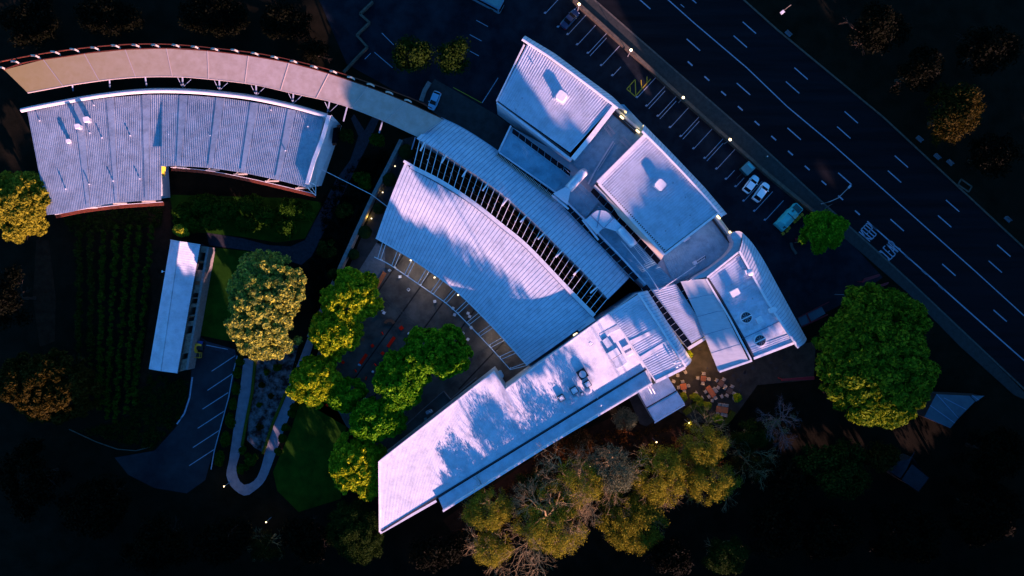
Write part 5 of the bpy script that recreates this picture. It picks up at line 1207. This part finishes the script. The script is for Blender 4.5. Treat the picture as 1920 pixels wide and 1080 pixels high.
# dim trees and shrubs
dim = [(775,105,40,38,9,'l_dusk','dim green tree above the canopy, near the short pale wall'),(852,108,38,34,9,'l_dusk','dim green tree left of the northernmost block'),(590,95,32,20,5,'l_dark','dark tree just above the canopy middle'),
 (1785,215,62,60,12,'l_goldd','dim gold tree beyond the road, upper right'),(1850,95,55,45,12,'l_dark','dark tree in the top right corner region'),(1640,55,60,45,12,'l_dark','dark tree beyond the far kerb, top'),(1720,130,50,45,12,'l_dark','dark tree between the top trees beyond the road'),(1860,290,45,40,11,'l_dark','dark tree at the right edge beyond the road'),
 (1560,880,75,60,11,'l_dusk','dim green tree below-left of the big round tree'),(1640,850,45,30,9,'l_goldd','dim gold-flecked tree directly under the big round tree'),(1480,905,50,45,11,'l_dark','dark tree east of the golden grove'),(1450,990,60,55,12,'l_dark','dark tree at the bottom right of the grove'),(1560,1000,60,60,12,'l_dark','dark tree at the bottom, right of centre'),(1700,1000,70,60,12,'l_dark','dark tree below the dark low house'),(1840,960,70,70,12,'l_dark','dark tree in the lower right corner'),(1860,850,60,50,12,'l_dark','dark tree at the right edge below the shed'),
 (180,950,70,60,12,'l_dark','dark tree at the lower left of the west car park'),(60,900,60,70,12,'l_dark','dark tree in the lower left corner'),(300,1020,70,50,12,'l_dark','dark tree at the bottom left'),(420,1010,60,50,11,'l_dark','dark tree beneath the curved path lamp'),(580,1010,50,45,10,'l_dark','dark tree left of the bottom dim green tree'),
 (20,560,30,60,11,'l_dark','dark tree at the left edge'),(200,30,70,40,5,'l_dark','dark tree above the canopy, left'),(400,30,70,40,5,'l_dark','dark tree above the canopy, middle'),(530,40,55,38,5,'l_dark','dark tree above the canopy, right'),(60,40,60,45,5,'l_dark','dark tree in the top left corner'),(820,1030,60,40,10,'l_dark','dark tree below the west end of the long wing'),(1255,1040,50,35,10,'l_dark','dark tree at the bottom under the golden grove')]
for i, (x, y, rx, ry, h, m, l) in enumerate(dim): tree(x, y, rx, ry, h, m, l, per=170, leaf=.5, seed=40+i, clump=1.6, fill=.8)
# shrubs
shr = [(345,402,26,22,'l_shrub'),(385,385,30,22,'l_shrub'),(425,395,30,24,'l_shrub'),(400,415,26,16,'l_shrub'),(470,385,28,20,'l_shrub'),(500,405,24,20,'l_shrub'),(545,392,26,22,'l_shrub'),(540,428,24,18,'l_shrub'),(575,400,18,18,'l_shrub'),(460,420,24,18,'l_shrub'),(360,420,22,14,'l_shrub')]
for i, (x, y, rx, ry, m) in enumerate(shr):
    tree(x, y, rx, ry, 4.5, m, 'dark green shrub below the west building, '+['beside the yellow-green bush','left end of the top row','second along the top','middle of the lower row, left','centre of the bed','right of the centre','towards the garden path','lowest by the path bend','rightmost by the path','lower centre','just above the shed roof'][i], 'shrub', 'bush', per=260, leaf=.36, seed=80+i, clump=.75, fill=.9, group='shrubs in the bed below the west building')
tree(342,432,14,13,5,'l_yellow','bright yellow-green bush at the north end of the long shed','shrub','bush', per=200, leaf=.4, seed=95, clump=.6)
for i, (x, y, r, l) in enumerate([(705,262,14,'pale-leaved shrub left of the stone wall top'),(680,338,18,'grey-leaved shrub beside the garden path'),(645,395,16,'dim shrub in the middle of the dark garden strip'),(612,465,18,'dim shrub at the lower dark garden strip'),(650,255,14,'dim shrub beside the path fork'),(625,515,12,'dim shrub near the bottom of the stone wall')]):
    tree(x, y, r, r, 4, 'l_dusk' if i > 1 else 'l_shrub', l, 'shrub', 'bush', per=150, leaf=.4, seed=100+i, clump=.7, fill=.6)
# small round shrubs along the pale path
sp = [(552,762),(547,775),(537,802),(530,822),(523,846)]
for i, (x, y) in enumerate(sp): tree(x, y, 8.5, 8.5, 1.8, 'l_shrub', 'small round shrub along the lawn side of the path, '+['first from the top','second from the top','third from the top','fourth from the top','lowest'][i], 'shrub', 'bush', per=150, leaf=.25, seed=120+i, clump=.4, group='small round shrubs along the path')
for i, (x, y, rx, ry) in enumerate([(450,676,7,9),(446,700,8,11),(443,728,8,12),(438,757,8,12),(432,790,9,14),(424,825,10,16),(412,860,10,14),(455,880,10,10),(470,862,12,14),(455,845,6,8)]): tree(x, y, rx, ry, 2.2, 'l_shrub', 'low shrub between car park and pale path, '+['first','second','third','fourth','fifth','sixth','seventh'][i]+' from the olive tree' if i < 7 else 'low dark shrub inside the bend of the curved path, '+['left','right','upper'][i-7], 'shrub', 'bush', per=140, leaf=.3, seed=130+i, clump=.5, group='low shrubs beside the curved path')
for i, q in enumerate([[(480,672),(474,735),(463,790),(455,835)],[(536,738),(512,795),(494,850)]]):
    b = MB(); b.band([P(*p_) for p_ in q], .55, 0, .6)
    tag(b.build('edging_hedge', 'hedge'), 'thin green edging strip on the '+['left','right']  [i]+' side of the gravel bed', 'hedge')
for i, (x, y, r) in enumerate([(500,697,6),(508,743,6),(486,760,5),(487,800,7),(520,690,8),(492,722,7)]): tree(x, y, r, r, 1.2, 'l_goldd' if i % 2 else 'l_shrub', 'small tussock in the pale gravel bed, '+['upper left','right of centre','left of centre','lowest','upper right','dark upper one'][i], 'shrub', 'bush', per=90, leaf=.3, seed=150+i, clump=.35, fill=.7, group='tussocks in the gravel bed')
# potted plants on the patio
for i, (x, y, l) in enumerate([(1280,745,'leafy potted plant below the porch edge'),(1303,744,'leafy plant in a round ring pot, north-west of the V hedge'),(1312,752,'leafy potted plant at the tip of the V hedge'),(1325,760,'round yellow-green bush east of the V hedge'),(1383,746,'green plant in a round planter east of the dark tables'),(1346,785,'leafy plant below the long orange table'),(1291,665,'small green plant by the link roof end')]):
    tree(x, y, 8, 8, 1.9, 'l_yellow' if i < 4 else 'l_green', l, 'shrub', 'bush', per=110, leaf=.34, seed=160+i, clump=.42)
for x, y, l in [(1302,744,'pale ring pot holding the leafy plant by the V hedge'),(1379,746,'pale ring planter east of the dark tables')]:
    tag(MB().tube([P(x,y,.0),P(x,y,.5)], .7, 18).build('planter', 'terrace'), l, 'planter')
# lawn hedge against planted wall edges and vines
for i, (xt, yt, xb, yb) in enumerate([(150,440,150,700),(172,436,172,740),(195,432,188,770),(220,428,200,790),(243,425,216,800),(262,425,236,780),(286,425,252,760)]):
    a, c = P(xt,yt,1), P(xb,yb,1); t = thing('vine_row', 'vine row in the dark vineyard, '+['westernmost','second from the west','third from the west','middle one','third from the shed side','second from the shed side','nearest the long shed'][i], 'vine row', (a.x,a.y,0), 0, 'vine rows in the vineyard')
    rg = random.Random(i+5); n = 60; cl = []
    for k in range(n):
        u = k/n; q = a.lerp(c, u)-a; cl.append((q.x+rg.uniform(-.35,.35), q.y+rg.uniform(-.3,.3), 1.3+rg.uniform(-.3,.4), rg.uniform(.35,.7)))
    me = leaf_mesh('foliage', cl, 60, .42, 'l_shrub' if i > 1 else 'l_dusk', 200+i); o = bpy.data.objects.new('foliage', me); COL.objects.link(o); o.parent = t
    for k in range(8): q = a.lerp(c, k/7)-a; MB().tube([(q.x,q.y,0),(q.x,q.y,1.6)], .05, 5).build('post', 'barkdark', t, local=True)
# ground cover: stuff
def cover(name, px, n, size, m, seed, label, z=.15):
    pts = [P(x,y) for x, y in px]; xs = [p.x for p in pts]; ys = [p.y for p in pts]; rg = random.Random(seed); cl = []
    def inside(x, y):
        c = False; j = len(pts)-1
        for i in range(len(pts)):
            if (pts[i].y > y) != (pts[j].y > y) and x < (pts[j].x-pts[i].x)*(y-pts[i].y)/(pts[j].y-pts[i].y)+pts[i].x: c = not c
            j = i
        return c
    while len(cl) < n:
        x, y = rg.uniform(min(xs),max(xs)), rg.uniform(min(ys),max(ys))
        if inside(x, y): cl.append((x, y, z, rg.uniform(.3,.9)))
    me = leaf_mesh(name, cl, 26, size, m, seed); o = bpy.data.objects.new(name, me); COL.objects.link(o); tag(o, label, 'plants', kind='stuff')
cover('ground_cover', [(600,380),(660,310),(745,270),(700,360),(650,460),(590,590),(570,510),(610,440)], 500, .3, 'l_dark', 300, 'dark ground cover between garden path and stone wall')
cover('ground_cover', [(280,705),(352,712),(348,770),(325,800),(285,840),(150,810),(230,790)], 450, .3, 'l_dusk', 301, 'dark ground cover left of the west car park')
cover('ground_cover', [(1020,850),(1130,800),(1200,800),(1310,800),(1340,830),(1400,880),(1200,950),(1000,1010),(850,1010)], 900, .3, 'l_rust', 302, 'rusty leaf litter under the southern grove')
cover('ground_cover', [(120,405),(305,388),(300,425),(130,435)], 240, .3, 'l_dusk', 303, 'dim grass strip below the west building')
# unseen rows and crowns added beyond the frame to cast the long evening shadows
def shade_row(lst):
    proto = None
    for i, (x, y, h, sc) in enumerate(lst):
        w = P(x, y, 0)
        if proto is None:
            proto = tree(x, y, 60, 60, 16, 'l_dark', 'added unseen dark tree outside the frame, there to cast shade', per=150, leaf=.8, seed=500, clump=2.0, group='unseen trees added beyond the frame for shade', fill=1.3)
            proto.location = (w.x, w.y, 0); proto.scale = (sc, sc, h/16)
        else: copy_thing(proto, (w.x, w.y, 0), random.random()*6, None, None, (sc, sc, h/16))
def caster(pts, label, r=.9, Y=-76.0, per=110, leaf=.9):
    """an added unseen leaf crown below the frame, shaped from the wanted shadow outline"""
    q = []
    te = math.tan(R(EL))
    for px, py, z in pts:
        w = P(px, py, z); k = (w.y-Y)/(-SD[1]); q.append((w.x+SD[0]*k, z+k*te))
    xs = [a for a, b in q]; zs = [b for a, b in q]; cx = (min(xs)+max(xs))/2
    def ins(x, y):
        c = False; j = len(q)-1
        for i in range(len(q)):
            if (q[i][1] > y) != (q[j][1] > y) and x < (q[j][0]-q[i][0])*(y-q[i][1])/(q[j][1]-q[i][1])+q[i][0]: c = not c
            j = i
        return c
    cl = []; st = r*.8; x = min(xs)
    while x <= max(xs):
        z = min(zs)
        while z <= max(zs):
            if ins(x, z):
                for dy in (-r*1.1, r*1.1): cl.append((x-cx+random.uniform(-.15,.15)*r, dy, z, r*random.uniform(.85,1.1)))
            z += st
        x += st
    if not cl: return
    t = thing('added_shadow_crown', label, 'tree', (cx, Y, 0), 0, 'added leaf crowns below the frame that cast shadows')
    me = leaf_mesh('crown', cl, per, leaf, 'l_dusk', 900+int(cx), shell=.1); o = bpy.data.objects.new('crown', me); COL.objects.link(o); o.parent = t
    MB().tube([(0,0,0),(.3,0,min(zs)*.6),(0,0,min(zs)+1)], [.3,.13,.1], 8).build('trunk', 'barkdark', t, local=True)
LB = 'added unseen leaf crown below the frame, shaped to its shadow'
def zz_(L, z): return [(a, b, z) for a, b in L]
caster(zz_([(915,215),(961,122),(1062,276),(1074,292),(1000,300)], 10.2), LB, r=.6, per=90, leaf=.7)
caster(zz_([(1224,314),(1262,328),(1292,350),(1352,402),(1252,478),(1250,458),(1258,440),(1250,395),(1241,372)], 10.0), LB, r=.6, per=90, leaf=.7)
caster(zz_([(658,138),(662,206),(790,262),(860,235),(760,160)], 8.2), LB)
caster([(700,460,4.8),(722,408,6.3),(775,424,6.6),(808,444,6.6),(828,470,6.3),(848,492,6.2),(880,504,6.4),(925,530,6.6),(945,545,6.6),(880,540,5.8),(800,500,5.0),(770,487,5.0)], LB)
caster([(570,360,8),(604,225,6.4),(612,214,6),(650,235,2),(610,352,2)], LB)
caster(zz_([(935,288),(1068,318),(1078,306),(1150,204),(1202,252),(1112,345),(1215,470),(1190,490),(1150,470),(1040,365)], 5.7), LB)
caster(zz_([(1250,482),(1340,405),(1368,430),(1374,468),(1290,520),(1262,520)], 5.3), LB)
caster([(790,245,6),(830,222,5),(930,283,5),(1120,446,5),(1085,488,8),(1045,450,8.2),(925,342,8.2),(850,295,8.2)], LB)
caster(zz_([(1450,0),(1560,60),(1990,430),(1990,720),(1700,520),(1560,300)], 0), LB, r=2.6, leaf=2.2)
caster(zz_([(1170,0),(1300,160),(1412,256),(1530,300),(1450,0),(1300,-70)], 0), LB, r=2.2, leaf=2.0)
caster(zz_([(1440,540),(1490,330),(1600,400),(1670,530),(1520,650)], 0), LB, r=1.4, leaf=1.4)
caster(zz_([(0,860),(1500,900),(1900,900),(1900,1130),(0,1130)], 0), LB, r=2.0, leaf=1.8)
caster(zz_([(0,850),(560,900),(560,1130),(0,1130)], 11), LB, r=2.0, leaf=1.8)
caster(zz_([(1440,880),(1900,820),(1900,1130),(1440,1130)], 11), LB, r=2.0, leaf=1.8)
caster([(735,396,6.6),(790,406,6.8),(850,440,7),(910,487,7.2),(980,540,7.2),(1050,602,7.2),(1080,628,7),(1020,600,6.6),(930,545,6.6),(848,505,6.2),(800,448,6.5),(727,415,6.4)], LB, per=8, leaf=.7)
caster(zz_([(600,-60),(900,-60),(900,60),(800,85),(660,90)], 0), LB, r=1.5, leaf=1.4)
SH = []
for k in range(8): SH.append((340+k*58, 1200+(k % 2)*40, 27 if k > 2 else 22, 1.1))       # shades the lower left gardens
for k in range(5): SH.append((80+k*60, 1200, 18, 1.1))
for k in range(16): SH.append((2090+(k % 2)*70, 380+k*62, 24, 1.4))
for k in range(24): SH.append((560+k*66, 1150+(k % 3)*14, 9.5, .8))
shade_row(SH)
